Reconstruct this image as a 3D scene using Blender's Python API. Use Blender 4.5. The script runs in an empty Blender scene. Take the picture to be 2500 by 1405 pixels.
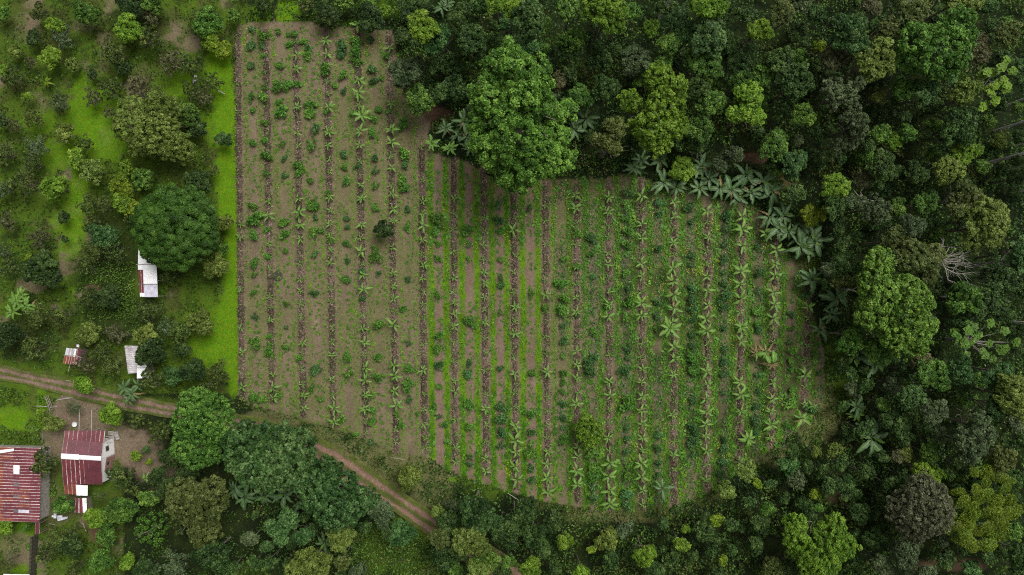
import bpy, math, random
import numpy as np

# ------------------------------------------------------------------ camera, light, exposure
SC = bpy.context.scene
COL = SC.collection
H = 111.0                      # flying height of the camera in metres
PXM = 15.0                     # photograph pixels per metre on the ground
cam_d = bpy.data.cameras.new('camera')
cam = bpy.data.objects.new('camera', cam_d)
COL.objects.link(cam)
cam.location = (0, 0, H)
cam_d.sensor_fit = 'HORIZONTAL'
cam_d.angle = 2 * math.atan(1250 / PXM / H)
cam_d.clip_end = 3000
SC.camera = cam

SUN_EL, SUN_AZ = math.radians(58), math.radians(42)      # azimuth clockwise from north (+Y)
w = bpy.data.worlds.new('World')
SC.world = w
w.use_nodes = True
nt = w.node_tree
sky = nt.nodes.new('ShaderNodeTexSky')
sky.sky_type = 'NISHITA'
sky.sun_disc = False
sky.sun_elevation = SUN_EL
sky.sun_rotation = SUN_AZ
sky.air_density = 1.0
sky.dust_density = 6.0
sky.ozone_density = 1.0
hs = nt.nodes.new('ShaderNodeHueSaturation')
hs.inputs['Saturation'].default_value = 0.10              # overcast: a grey sky
bg = nt.nodes['Background']
bg.inputs['Strength'].default_value = 0.11
nt.links.new(sky.outputs[0], hs.inputs['Color'])
nt.links.new(hs.outputs[0], bg.inputs['Color'])
sun_d = bpy.data.lights.new('sun', 'SUN')
sun_d.energy = 2.4
sun_d.angle = math.radians(34)
sun_d.color = (1.0, 0.97, 0.92)
sun = bpy.data.objects.new('sun', sun_d)
COL.objects.link(sun)
sun.rotation_euler = (math.pi / 2 - SUN_EL, 0, math.pi - SUN_AZ)
sun.location = (0, 0, 60)
SC.view_settings.view_transform = 'Standard'
SC.view_settings.look = 'None'
SC.view_settings.gamma = 1.0
SC.view_settings.use_curve_mapping = False
SC.view_settings.exposure = 0.0
SC.cycles.max_bounces = 5
SC.cycles.diffuse_bounces = 3
SC.cycles.glossy_bounces = 2
SC.cycles.transmission_bounces = 3
SC.cycles.use_denoising = False
SC.cycles.filter_width = 1.1

random.seed(7)
RNG = np.random.default_rng(11)

def W(px, py, h=0.0):
    k = (H - h) / H / PXM
    return ((px - 1250) * k, (702.5 - py) * k)

def tagt(o, label, cat, group=None):
    o['label'] = label
    o['category'] = cat
    if group: o['group'] = group
    return o

def kindof(o, k, label=None):
    o['kind'] = k
    if label: o['label'] = label
    return o

def link(name, me, mat=None, parent=None):
    o = bpy.data.objects.new(name, me)
    COL.objects.link(o)
    if mat is not None:
        if len(me.materials) == 0: me.materials.append(mat)
        elif me.materials[0] is not mat:
            o.material_slots[0].link = 'OBJECT'
            o.material_slots[0].material = mat
    if parent is not None: o.parent = parent
    return o

def empty(name, loc, rz=0.0, sc=1.0):
    o = bpy.data.objects.new(name, None)
    COL.objects.link(o)
    o.location = loc
    o.rotation_euler = (0, 0, rz)
    o.scale = (sc, sc, sc)
    o.empty_display_size = 0.3
    return o

def mesh_np(name, V, F, attrs=None, smooth=False, colors=None):
    """V (n,3); F (m,k) faces with the same corner count; attrs: face floats; colors: point colours"""
    me = bpy.data.meshes.new(name)
    V = np.asarray(V, np.float32); F = np.asarray(F, np.int32)
    n, (m, k) = len(V), F.shape
    me.vertices.add(n); me.vertices.foreach_set('co', V.ravel())
    me.loops.add(m * k); me.loops.foreach_set('vertex_index', F.ravel())
    me.polygons.add(m); me.polygons.foreach_set('loop_start', np.arange(0, m * k, k, dtype=np.int32))
    me.polygons.foreach_set('use_smooth', np.full(m, smooth or 'tint' in (attrs or {})))
    for a, v in (attrs or {}).items():
        dom = 'FACE' if len(v) == m else 'POINT'
        at = me.attributes.new(a, 'FLOAT', dom); at.data.foreach_set('value', np.asarray(v, np.float32))
    if colors is not None:
        at = me.attributes.new('col', 'FLOAT_COLOR', 'POINT')
        c4 = np.ones((n, 4), np.float32); c4[:, :3] = colors
        at.data.foreach_set('color', c4.ravel())
    me.update(calc_edges=True)
    return me

def unit(a):
    return a / np.maximum(np.linalg.norm(a, axis=1, keepdims=True), 1e-9)

# ------------------------------------------------------------------ value noise for the ground and for scattering
class Noise:
    def __init__(s, seed): s.t = np.random.default_rng(seed).random((256, 256)).astype(np.float32)
    def __call__(s, x, y, scale=1.0):
        x = np.asarray(x) / scale; y = np.asarray(y) / scale
        xi = np.floor(x).astype(int); yi = np.floor(y).astype(int)
        fx = x - xi; fy = y - yi
        fx = fx * fx * (3 - 2 * fx); fy = fy * fy * (3 - 2 * fy)
        t = s.t
        a = t[yi & 255, xi & 255]; b = t[yi & 255, (xi + 1) & 255]
        c = t[(yi + 1) & 255, xi & 255]; d = t[(yi + 1) & 255, (xi + 1) & 255]
        return (a * (1 - fx) + b * fx) * (1 - fy) + (c * (1 - fx) + d * fx) * fy
N1, N2, N3 = Noise(1), Noise(2), Noise(3)
def fbm(x, y, sc):
    return (N1(x, y, sc) * 0.5 + N2(x, y, sc * .47) * 0.3 + N3(x, y, sc * .21) * 0.2)

# ------------------------------------------------------------------ materials
def newmat(name):
    m = bpy.data.materials.new(name); m.use_nodes = True
    nt = m.node_tree
    return m, nt, nt.nodes['Principled BSDF']

def leaf_mat(name, dark, mid, light, rough=0.45, spec=0.18, trans=0.25, vary=0.13, hue=0.009):
    m, nt, p = newmat(name)
    N = nt.nodes.new; L = nt.links.new
    at = N('ShaderNodeAttribute'); at.attribute_name = 'tint'
    cr = N('ShaderNodeValToRGB')
    e = cr.color_ramp.elements
    e[0].position = 0.0; e[0].color = (*dark, 1)
    e[1].position = 1.0; e[1].color = (*light, 1)
    k = e.new(0.5); k.color = (*mid, 1)
    L(at.outputs['Fac'], cr.inputs[0])
    oi = N('ShaderNodeObjectInfo')
    mr = N('ShaderNodeMapRange'); mr.inputs[3].default_value = 1 - vary; mr.inputs[4].default_value = 1 + vary
    L(oi.outputs['Random'], mr.inputs[0])
    m2 = N('ShaderNodeMath'); m2.operation = 'MULTIPLY'; m2.inputs[1].default_value = 7.31
    L(oi.outputs['Random'], m2.inputs[0])
    m3 = N('ShaderNodeMath'); m3.operation = 'FRACT'; L(m2.outputs[0], m3.inputs[0])
    mh = N('ShaderNodeMapRange'); mh.inputs[3].default_value = 0.5 - hue; mh.inputs[4].default_value = 0.5 + hue
    L(m3.outputs[0], mh.inputs[0])
    h = N('ShaderNodeHueSaturation')
    L(cr.outputs[0], h.inputs['Color']); L(mr.outputs[0], h.inputs['Value']); L(mh.outputs[0], h.inputs['Hue'])
    L(h.outputs[0], p.inputs['Base Color'])
    p.inputs['Roughness'].default_value = rough
    p.inputs['Specular IOR Level'].default_value = spec
    if trans > 0:
        tr = N('ShaderNodeBsdfTranslucent'); mx = N('ShaderNodeMixShader'); mx.inputs[0].default_value = trans
        L(h.outputs[0], tr.inputs['Color'])
        L(p.outputs[0], mx.inputs[1]); L(tr.outputs[0], mx.inputs[2])
        L(mx.outputs[0], nt.nodes['Material Output'].inputs['Surface'])
    return m

def rough_mat(name, c1, c2, scale=4.0, rough=0.9, bump=0.0, spec=0.2, metal=0.0, stretch=None, detail=6):
    m, nt, p = newmat(name)
    N = nt.nodes.new; L = nt.links.new
    tc = N('ShaderNodeTexCoord'); mp = N('ShaderNodeMapping')
    if stretch: mp.inputs['Scale'].default_value = stretch
    L(tc.outputs['Object'], mp.inputs[0])
    n = N('ShaderNodeTexNoise'); n.inputs['Scale'].default_value = scale; n.inputs['Detail'].default_value = detail
    L(mp.outputs[0], n.inputs['Vector'])
    cr = N('ShaderNodeValToRGB'); e = cr.color_ramp.elements
    e[0].position = 0.33; e[0].color = (*c1, 1); e[1].position = 0.67; e[1].color = (*c2, 1)
    L(n.outputs[0], cr.inputs[0]); L(cr.outputs[0], p.inputs['Base Color'])
    p.inputs['Roughness'].default_value = rough; p.inputs['Specular IOR Level'].default_value = spec
    p.inputs['Metallic'].default_value = metal
    if bump:
        b = N('ShaderNodeBump'); b.inputs['Strength'].default_value = bump; b.inputs['Distance'].default_value = 0.05
        L(n.outputs[0], b.inputs['Height']); L(b.outputs[0], p.inputs['Normal'])
    return m

def ground_mat(name):
    """albedo from the soil/grass map in 'col', broken up by grass-blade, crumb and pebble sized noise"""
    m, nt, p = newmat(name)
    N = nt.nodes.new; L = nt.links.new
    at = N('ShaderNodeAttribute'); at.attribute_name = 'col'
    tc = N('ShaderNodeTexCoord')
    v = None
    for sc, lo, hi in ((9.0, .62, 1.38), (2.6, .78, 1.22), (0.55, .86, 1.14)):
        n = N('ShaderNodeTexNoise'); n.inputs['Scale'].default_value = sc; n.inputs['Detail'].default_value = 4
        n.inputs['Roughness'].default_value = 0.7
        L(tc.outputs['Object'], n.inputs['Vector'])
        r = N('ShaderNodeMapRange'); r.inputs[1].default_value = .3; r.inputs[2].default_value = .7
        r.inputs[3].default_value = lo; r.inputs[4].default_value = hi
        L(n.outputs[0], r.inputs[0])
        if v is None: v = r.outputs[0]; first = n
        else:
            mm = N('ShaderNodeMath'); mm.operation = 'MULTIPLY'; L(v, mm.inputs[0]); L(r.outputs[0], mm.inputs[1]); v = mm.outputs[0]
    hn = N('ShaderNodeTexNoise'); hn.inputs['Scale'].default_value = 1.7; hn.inputs['Detail'].default_value = 5
    L(tc.outputs['Object'], hn.inputs['Vector'])
    hr = N('ShaderNodeMapRange'); hr.inputs[1].default_value = .3; hr.inputs[2].default_value = .7
    hr.inputs[3].default_value = .475; hr.inputs[4].default_value = .525
    L(hn.outputs[0], hr.inputs[0])
    h = N('ShaderNodeHueSaturation')
    L(at.outputs['Color'], h.inputs['Color']); L(v, h.inputs['Value']); L(hr.outputs[0], h.inputs['Hue'])
    L(h.outputs[0], p.inputs['Base Color'])
    p.inputs['Roughness'].default_value = 0.95; p.inputs['Specular IOR Level'].default_value = 0.1
    b = N('ShaderNodeBump'); b.inputs['Strength'].default_value = 0.8; b.inputs['Distance'].default_value = 0.12
    L(first.outputs[0], b.inputs['Height']); L(b.outputs[0], p.inputs['Normal'])
    return m

M = {}
#                      dark                mid                 light
LC = {
 'dull':   ((.016,.030,.006), (.050,.082,.014), (.16,.21,.045)),
 'dark':   ((.012,.028,.006), (.030,.060,.013), (.09,.15,.035)),
 'green':  ((.022,.055,.010), (.064,.148,.016), (.20,.34,.06)),
 'bright': ((.038,.088,.006), (.118,.220,.014), (.26,.39,.05)),
 'lime':   ((.05,.10,.004), (.135,.215,.012), (.31,.40,.04)),
 'blue':   ((.015,.047,.010), (.048,.115,.025), (.16,.27,.085)),
 'olive':  ((.030,.046,.008), (.078,.108,.022), (.19,.235,.07)),
 'yolive': ((.044,.074,.009), (.118,.168,.027), (.25,.33,.075)),
 'brown':  ((.028,.032,.011), (.072,.080,.028), (.17,.175,.080)),
 'grey':   ((.028,.040,.016), (.060,.096,.034), (.16,.21,.095)),
 'broc':   ((.018,.056,.006), (.056,.142,.015), (.14,.28,.04)),
 'bamboo': ((.03,.062,.004), (.105,.165,.010), (.25,.33,.035)),
 'forest': ((.010,.027,.005), (.032,.072,.013), (.12,.20,.05)),
}
for k_, (a_, b_, c_) in LC.items():
    M[k_] = leaf_mat(k_ + '_foliage', a_, b_, c_)
M['greydome'] = leaf_mat('grey_dome_foliage', (.034,.040,.018), (.092,.106,.050), (.21,.225,.12), trans=.2)
M['giant'] = leaf_mat('giant_tree_foliage', (.024,.064,.007), (.080,.175,.018), (.22,.38,.06), trans=.2)
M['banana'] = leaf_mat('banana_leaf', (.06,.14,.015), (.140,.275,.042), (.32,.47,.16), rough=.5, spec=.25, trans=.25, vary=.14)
M['banana_dark'] = leaf_mat('dark_banana_leaf', (.026,.064,.020), (.070,.138,.044), (.24,.34,.16), rough=.48, spec=.3, trans=.15, vary=.15)  # darker bluish green blade colour of the larger plants
M['banana_dead'] = leaf_mat('withered_banana_leaf', (.12,.085,.04), (.21,.165,.07), (.30,.26,.13), rough=.7, spec=.2, trans=.1)
M['crop'] = leaf_mat('crop_leaf', (.04,.115,.006), (.10,.23,.011), (.24,.38,.03), trans=.25, vary=.2)
M['cbush'] = leaf_mat('bush_leaf', (.024,.082,.008), (.074,.192,.020), (.19,.36,.06), trans=.2, vary=.2)
M['cbush_blue'] = leaf_mat('blue_green_bush_leaf', (.016,.056,.011), (.048,.128,.030), (.14,.26,.08), trans=.2, vary=.2)
M['bark'] = rough_mat('grey_bark', (.075,.066,.045), (.19,.175,.135), 3.0, .9, .5, stretch=(1,1,.25))
M['deadwood'] = rough_mat('bleached_wood', (.27,.245,.21), (.50,.47,.41), 5.0, .85, .3)
M['paletrunk'] = rough_mat('pale_bark', (.52,.49,.44), (.76,.73,.68), 5.0, .85, .3)
M['stem'] = rough_mat('green_stem', (.06,.08,.025), (.14,.15,.05), 6.0, .7)
M['ground'] = ground_mat('ground_cover')
M['flower'] = leaf_mat('yellow_petal', (.42,.40,.02), (.60,.56,.03), (.75,.72,.12), trans=.1)
M['litter'] = leaf_mat('dry_leaf_litter', (.032,.024,.015), (.105,.080,.050), (.36,.30,.21), rough=.8, spec=.15, trans=0)
M['pinklitter'] = leaf_mat('pinkish_litter', (.07,.046,.034), (.185,.130,.094), (.42,.34,.27), rough=.8, spec=.15, trans=0)
# ------------------------------------------------------------------ rows of the field
ROWS = [(580,80,592,975),(648,72,666,985),(722,75,742,1022),(797,68,815,1040),(872,75,894,1065),(950,78,968,1105),
        (1030,355,1037,1100),(1107,385,1112,1135),(1181,400,1188,1160),(1254,445,1260,1195),(1332,445,1337,1215),
        (1408,450,1410,1228),(1487,440,1487,1245),(1567,435,1568,1245),(1645,475,1645,1235),(1728,505,1725,1195),
        (1812,515,1805,1145),(1895,560,1882,1085),(1975,700,1963,985)]
def rowx(k, y):
    if k < 0: return rowx(0, y) - 75
    if k >= len(ROWS): return rowx(len(ROWS) - 1, y) + 78
    a, b, c, d = ROWS[k]
    return a + (np.asarray(y, float) - b) * (c - a) / (d - b)
FIELD = [(578,60),(640,52),(760,52),(800,70),(960,72),(985,230),(1025,285),(1050,345),(1060,378),(1140,392),(1200,440),(1400,440),
         (1550,425),(1650,465),(1780,492),(1850,505),(1885,590),(1945,640),(1978,740),(2012,860),(2014,960),(1985,1020),(1920,1070),
         (1830,1132),(1740,1197),(1650,1237),(1480,1250),(1340,1224),(1240,1200),(1100,1152),(1050,1117),(960,1105),(900,1078),
         (820,1048),(740,1024),(600,985),(582,965)]
def inpoly(x, y, P):
    x = np.asarray(x, float); y = np.asarray(y, float)
    r = np.zeros(x.shape, bool)
    for (x1, y1), (x2, y2) in zip(P, P[1:] + P[:1]):
        if y1 == y2: continue
        c = ((y1 > y) != (y2 > y)) & (x < (x2 - x1) * (y - y1) / (y2 - y1) + x1)
        r ^= c
    return r
def rowphase(x, y):
    """index of the row at the left and fraction of the gap to the next row"""
    x = np.asarray(x, float); y = np.asarray(y, float)
    k = np.full(x.shape, -1); f = np.zeros(x.shape)
    for i in range(-1, len(ROWS)):
        a = rowx(i, y); b = rowx(i + 1, y)
        m = (x >= a) & (x < b)
        k[m] = i; f[m] = ((x - a) / (b - a))[m]
    return k, f

# colours of bare ground and turf (albedo)
C = {'soil': (.176,.132,.090), 'pink': (.185,.125,.095), 'dullgrass': (.122,.124,.048), 'lime': (.094,.192,.006),
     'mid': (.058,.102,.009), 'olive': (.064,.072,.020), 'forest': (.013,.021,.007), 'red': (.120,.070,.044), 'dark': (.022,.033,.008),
     'wet': (.05,.04,.03)}
C = {k: np.array(v) for k, v in C.items()}
BLOBS = [ # x y rx ry colour strength
 (40,60,60,50,'olive',.7),(62,70,40,35,'soil',.8),(255,95,22,22,'soil',.5),(210,62,40,18,'soil',.5),(445,88,24,34,'soil',.35),(470,110,20,20,'soil',.7),
 (330,60,90,40,'dark',.6),(180,40,60,30,'dark',.4),
 (200,290,45,100,'lime',.75),(255,330,60,95,'lime',.8),(240,420,70,35,'mid',.9),(195,440,25,60,'lime',.7),(165,520,55,60,'lime',.75),(180,590,35,60,'lime',.8),
 (60,300,60,60,'mid',.8),(100,300,40,30,'lime',.5),(150,380,50,40,'lime',.6),(185,690,60,25,'lime',.75),(130,715,40,20,'mid',.9),(60,500,80,50,'mid',.9),
 (430,205,55,32,'lime',.8),(390,190,40,40,'mid',.7),(330,160,60,30,'mid',.7),(405,430,40,50,'mid',.9),(440,420,40,30,'olive',.5),(20,110,60,80,'mid',.7),
 (535,180,32,60,'lime',1),(550,270,36,90,'lime',1),(553,400,30,80,'lime',1),(556,480,24,70,'lime',1),(570,560,18,80,'lime',1),(566,690,22,100,'lime',1),
 (562,800,28,90,'lime',1),(540,840,50,45,'lime',.95),(530,760,40,40,'lime',.7),(572,920,16,60,'lime',.95),(500,850,40,45,'lime',.7),(510,320,30,40,'lime',.6),
 (500,700,40,50,'mid',.8),(230,650,70,60,'dark',.7),(280,600,60,110,'dark',.8),(300,780,120,60,'dark',.8),(60,830,90,60,'dark',.8),(250,720,60,40,'dark',.9),
 (75,695,40,20,'soil',.7),(224,706,18,12,'red',.8),
 (30,985,80,60,'lime',.8),(20,960,60,35,'mid',.9),(100,1000,30,50,'lime',.8),(80,990,12,60,'olive',.7),(50,1035,50,30,'lime',.7),(45,1075,60,22,'mid',1),
 (60,895,90,12,'mid',.9),(190,905,40,25,'mid',.9),(330,985,120,18,'mid',.6),
 (190,1000,70,45,'soil',.95),(150,1060,30,70,'soil',.8),(230,1035,50,30,'soil',.9),(300,1085,50,45,'soil',.95),(345,1100,60,50,'soil',.8),(380,1150,45,30,'soil',.8),(415,1200,40,30,'red',.5),
 (118,1180,18,70,'olive',1),(125,1260,18,60,'olive',1),(150,1240,30,40,'dullgrass',.6),(232,1290,18,32,'red',1),(215,1265,12,25,'red',.9),
 (25,1290,50,25,'mid',1),(60,1290,25,20,'lime',.6),(55,1345,45,35,'soil',.8),(30,1330,40,30,'dullgrass',.8),(60,1395,40,15,'lime',.8),
 (640,30,24,40,'lime',.95),(700,28,34,26,'lime',1),(600,40,20,30,'mid',1),(770,35,40,20,'mid',.8),(860,40,60,40,'dark',.8),(935,20,60,25,'lime',.4),(860,60,30,14,'mid',.8),
 (1020,300,28,30,'soil',.9),(1062,278,36,18,'red',.9),(1085,300,25,20,'dark',.7),(1850,385,50,16,'red',.95),(1915,440,35,40,'mid',.7),(1925,455,20,30,'red',.6),(1965,650,34,50,'mid',.7),
 (1960,630,20,30,'dullgrass',.6),(2030,900,40,110,'mid',.75),(2060,940,50,40,'mid',.6),(2020,1000,26,60,'dullgrass',.8),(1990,1050,40,40,'dullgrass',.8),(1890,1110,60,30,'dullgrass',.7),
 (860,1110,120,40,'dullgrass',.95),(960,1160,110,50,'dullgrass',.95),(1060,1190,70,50,'dullgrass',.95),(780,1060,80,20,'dullgrass',.9),(690,1020,100,22,'dullgrass',.8),(1000,1130,90,20,'dullgrass',.9),
 (1160,1172,70,14,'lime',.9),(1230,1195,50,12,'mid',.9),(1350,1232,80,12,'olive',.9),(1480,1262,120,16,'dullgrass',.9),(1600,1250,90,16,'olive',.9),(1720,1215,60,20,'olive',.8),
 (1180,1190,60,30,'mid',.7),(950,1330,100,60,'mid',.75),(1010,1300,60,30,'mid',.8),(990,1390,120,20,'mid',.8),(870,1310,20,12,'red',.4),(600,1395,60,20,'mid',.7),(960,1370,60,8,'olive',.7),
 (650,1035,40,14,'red',.7),(2310,1378,90,16,'red',.7),(2265,1320,70,40,'dark',.6),(2040,1200,30,40,'red',.35),(1240,1395,26,14,'red',.9)]

def ground_colour(x, y):
    """x, y photograph pixels at ground level"""
    n_big = fbm(x, y, 90); n_mid = fbm(x + 900, y, 34); n_fine = fbm(x, y + 700, 12)
    col = np.zeros(x.shape + (3,))
    def mix(c, wgt):
        nonlocal col
        wgt = np.clip(wgt, 0, 1)[..., None]
        col = col * (1 - wgt) + c * wgt
    left = 1 / (1 + np.exp((x - 585 + (y > 960) * (x > 300) * 400) / 10.0))
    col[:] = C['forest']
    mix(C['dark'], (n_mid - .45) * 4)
    orch = left
    mix(C['mid'] * 1.15, orch * .95)
    mix(C['olive'], orch * np.clip((n_mid - .54) * 5, 0, .8))
    mix(C['soil'], orch * np.clip((n_big - .60) * 6, 0, .7))
    mix(C['dark'], orch * np.clip((.42 - n_mid) * 6, 0, .7))
    for bx, by, rx, ry, c, s in BLOBS:
        d = np.sqrt(((x - bx) / rx) ** 2 + ((y - by) / ry) ** 2) + (n_mid - .5) * .9 + (n_fine - .5) * .7
        mix(C[c], s * np.clip((1.15 - d) / .35, 0, 1))
    # the field
    jx = (n_fine - .5) * 10; jy = (n_mid - .5) * 14
    inside = inpoly(x + jx, y + jy, FIELD)
    k, f = rowphase(x + (fbm(x, y, 20) - .5) * 5, y)
    u = np.abs(np.where(f > .5, f - 1, f))          # 0 on the mulch row, .5 midway
    fc = np.zeros_like(col)
    streak = fbm(x * 3.0, y * .6, 40)
    soil = C['soil'] * (0.86 + .5 * (streak - .3))[..., None]
    fc[:] = soil
    def fmix(c, wgt):
        nonlocal fc
        wgt = np.clip(wgt, 0, 1)[..., None]; fc = fc * (1 - wgt) + c * wgt
    band = np.exp(-((u - .27) / .12) ** 2)
    pat = fbm(x + 300, y * .5, 60)
    fmix(C['dullgrass'] * 1.12, band * np.clip((pat - .22) * 2.6, 0, .85))
    fmix(C['dullgrass'], np.clip((fbm(x, y, 110) - .38) * 3, .12, .65))
    mid_zone = np.clip((x - 1038) / 8, 0, 1) * np.clip((1352 - x) / 8, 0, 1) * np.clip((y - 385) / 15, 0, 1)
    uj = u + (fbm(x, y, 11) - .5) * .10 + (fbm(x + 40, y, 38) - .5) * .08
    edge = np.clip((uj - .13) / .05, 0, 1) * np.clip((.385 - uj) / .05, 0, 1) * np.clip(.55 + (fbm(x + 9, y, 30) - .30) * 2.5, .35, 1)
    lime = C['lime'] * (0.72 + .75 * (fbm(x, y, 70) - .28))[..., None]
    fmix(C['pink'] * (.75 + .45 * streak)[..., None], mid_zone * (1 - edge) * .75)
    fmix(lime, mid_zone * edge)
    rz = np.clip((x - 1352) / 20, 0, 1)
    fmix(C['mid'] * 1.05, rz * np.exp(-((u - .26) / .12) ** 2) * np.clip((fbm(x + 77, y * .6, 70) - .33) * 4, 0, .9))
    fmix(C['dark'] * 1.5, rz * np.clip((x - 1440) / 80, 0, 1) * np.clip((fbm(x - 60, y * .7, 48) - .44) * 4, 0, .75) * (u > .12))
    fmix(C['soil'] * .72, rz * np.clip((fbm(x, y, 60) - .52) * 4, 0, .7) * (u > .33))
    fmix(C['pink'] * .9, np.clip((.13 - u) / .05, 0, 1) * .55 * np.clip((fbm(x, y * .4, 30) - .3) * 3, 0, 1))
    fmix(C['red'] * 1.1, np.clip((y < 500) & (x > 1150) & (x < 1500), 0, 1) * np.clip((500 - y) / 70, 0, 1) * .55)
    fmix(C['dullgrass'], np.clip((y - (1000 + (x - 600) * .33)) / 80, 0, 1) * (x < 1050) * .6)
    col[inside] = fc[inside]
    return np.clip(col, .004, .6)

def axis(segs):
    out = []
    for a, b, s in segs: out.append(np.arange(a, b, s))
    out.append(np.array([segs[-1][1]])); return np.concatenate(out)
gx = axis([(-1400, -105, 60), (-105, -90, 3), (-90, -46, .5), (-46, 52, .22), (52, 90, .6), (90, 105, 3), (105, 1400.1, 60)])
gy = axis([(-1400, -70, 60), (-70, -54, 2), (-54, 54, .42), (54, 70, 2), (70, 1400.1, 60)])
GX, GY = np.meshgrid(gx, gy)
PX, PY = GX * PXM + 1250, 702.5 - GY * PXM
def relief(px, py):
    f = inpoly(px, py, FIELD)
    z = (fbm(px, py, 160) - .5) * .5 + (fbm(px, py, 30) - .5) * .14
    k, ph = rowphase(px, py)
    return np.where(f, (fbm(px, py, 18) - .5) * .07, z * .35)
GZ = relief(PX, PY)
V = np.stack([GX, GY, GZ], -1).reshape(-1, 3)
ny_, nx_ = GX.shape
idx = np.arange(nx_ * ny_).reshape(ny_, nx_)
F = np.stack([idx[:-1, :-1], idx[:-1, 1:], idx[1:, 1:], idx[1:, :-1]], -1).reshape(-1, 4)
g = link('ground', mesh_np('ground', V, F, smooth=True, colors=ground_colour(PX, PY).reshape(-1, 3)), M['ground'])
kindof(g, 'structure', 'grassy and bare ground under the field, orchard and forest')

# ------------------------------------------------------------------ mulched beds: long low mounds
def in_field_row(k, y): return bool(inpoly(np.array([float(rowx(k, y))]), np.array([float(y)]), FIELD)[0]) or k == 0
BEDSPAN = []
for k, (xt, yt, xb, yb) in enumerate(ROWS):
    ys = np.arange(yt, yb, 5.0)
    cx = rowx(k, ys)
    wid = 6.5 + 6 * (fbm(ys * 1.0, ys * 0 + k * 97, 60) - .4)
    prof = np.array([-1, -.72, -.3, 0, .3, .72, 1.0]); hz = np.array([-.03, .12, .17, .18, .17, .12, -.03])
    px = cx[:, None] + wid[:, None] * prof[None]
    px += (fbm(px, ys[:, None] + 0 * px, 9) - .5) * 9
    py = ys[:, None] + 0 * px
    z = hz[None] * (.75 + .6 * fbm(px * 2, py, 12)) + relief(px, py)
    z[0] -= .15; z[-1] -= .15
    X, Y = (px - 1250) / PXM, (702.5 - py) / PXM
    a = np.stack([X, Y, z], -1).reshape(-1, 3)
    n, m = px.shape
    ii = np.arange(n * m).reshape(n, m)
    Fb = np.stack([ii[:-1, :-1], ii[1:, :-1], ii[1:, 1:], ii[:-1, 1:]], -1).reshape(-1, 4)
    t = np.clip((fbm(px * .5, py, 45) - .38) * 4, 0, 1)[..., None]
    cc = (np.array([.062, .046, .033]) * (1 - t) + np.array([.150, .110, .082]) * t) * (.7 + .6 * fbm(px, py, 8))[..., None]
    b = link('mulch_bed', mesh_np('mulch_bed', a, Fb, smooth=True, colors=cc.reshape(-1, 3)), M['ground'])
    kindof(b, 'structure')

# ------------------------------------------------------------------ the dirt track
UP = [(-60,893),(0,902),(92,923),(184,941),(258,961),(350,982),(423,997),(560,1022),(660,1045),(740,1072),(819,1110),(887,1157),(990,1226),(1062,1273),(1150,1325),(1245,1385),(1300,1425)]
LO = [(-60,907),(0,918),(55,928),(138,948),(221,969),(276,981),(331,995),(423,1011),(550,1040),(650,1068),(725,1096),(790,1124),(868,1176),(973,1239),(1050,1292),(1130,1345),(1225,1402),(1280,1440)]
def resample(P, n):
    P = np.array(P, float); d = np.r_[0, np.cumsum(np.hypot(*np.diff(P, axis=0).T))]
    t = np.linspace(0, d[-1], n)
    return np.stack([np.interp(t, d, P[:, 0]), np.interp(t, d, P[:, 1])], 1)
n = 260
A, B = resample(UP, n), resample(LO, n)
t = np.linspace(-.85, 1.85, 28)
px = A[:, None, 0] * (1 - t) + B[:, None, 0] * t; py = A[:, None, 1] * (1 - t) + B[:, None, 1] * t
px += (fbm(px, py, 20) - .5) * 4; py += (fbm(px + 400, py, 20) - .5) * 5
rut = np.maximum(np.exp(-(t / .25) ** 2), np.exp(-((t - 1) / .25) ** 2))[None] + 0 * px
rut = np.clip(rut * 1.35 + (fbm(px, py, 14) - .5) * 1.0 + .7 * (fbm(px, py, 70) - .5), 0, 1)
z = relief(px, py) + .17 - .05 * rut
z[:, 0] -= .34; z[:, -1] -= .34
redness = np.clip((px - 500) / 300, 0, 1)[..., None]
soilc = (np.array([.20, .135, .105]) * (1 - redness) + np.array([.225, .140, .104]) * redness) * (.75 + .5 * fbm(px, py, 9))[..., None]
gr = (np.array([.075, .095, .020]) * (.8 + .5 * fbm(px, py, 16))[..., None])
cc = soilc * rut[..., None] + gr * (1 - rut[..., None])
X, Y = (px - 1250) / PXM, (702.5 - py) / PXM
ii = np.arange(px.size).reshape(px.shape)
Fr = np.stack([ii[:-1, :-1], ii[1:, :-1], ii[1:, 1:], ii[:-1, 1:]], -1).reshape(-1, 4)
kindof(link('dirt_track', mesh_np('dirt_track', np.stack([X, Y, z], -1).reshape(-1, 3), Fr, smooth=True, colors=cc.reshape(-1, 3)), M['ground']), 'structure')
TRACK = np.concatenate([A, B])

# ------------------------------------------------------------------ leaf card helper
def leaves(c, n, L, Wd, rng):
    """rhombic leaves centred at c with normals n"""
    m = len(c)
    r = rng.normal(size=(m, 3)); t = unit(np.cross(n, r)); b = np.cross(n, t)
    L = np.broadcast_to(np.asarray(L, float), (m,))[:, None]; Wd = np.broadcast_to(np.asarray(Wd, float), (m,))[:, None]
    v = np.stack([c - t * L * .5, c + b * Wd * .5 - t * L * .05, c + t * L * .5 - n * L * .12, c - b * Wd * .5 - t * L * .05], 1)
    return v.reshape(-1, 3)
def leaf_mesh(name, c, n, L, Wd, tint, rng):
    v = leaves(c, n, L, Wd, rng)
    return mesh_np(name, v, np.arange(len(v)).reshape(-1, 4), {'tint': np.clip(tint, 0, 1)})

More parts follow.
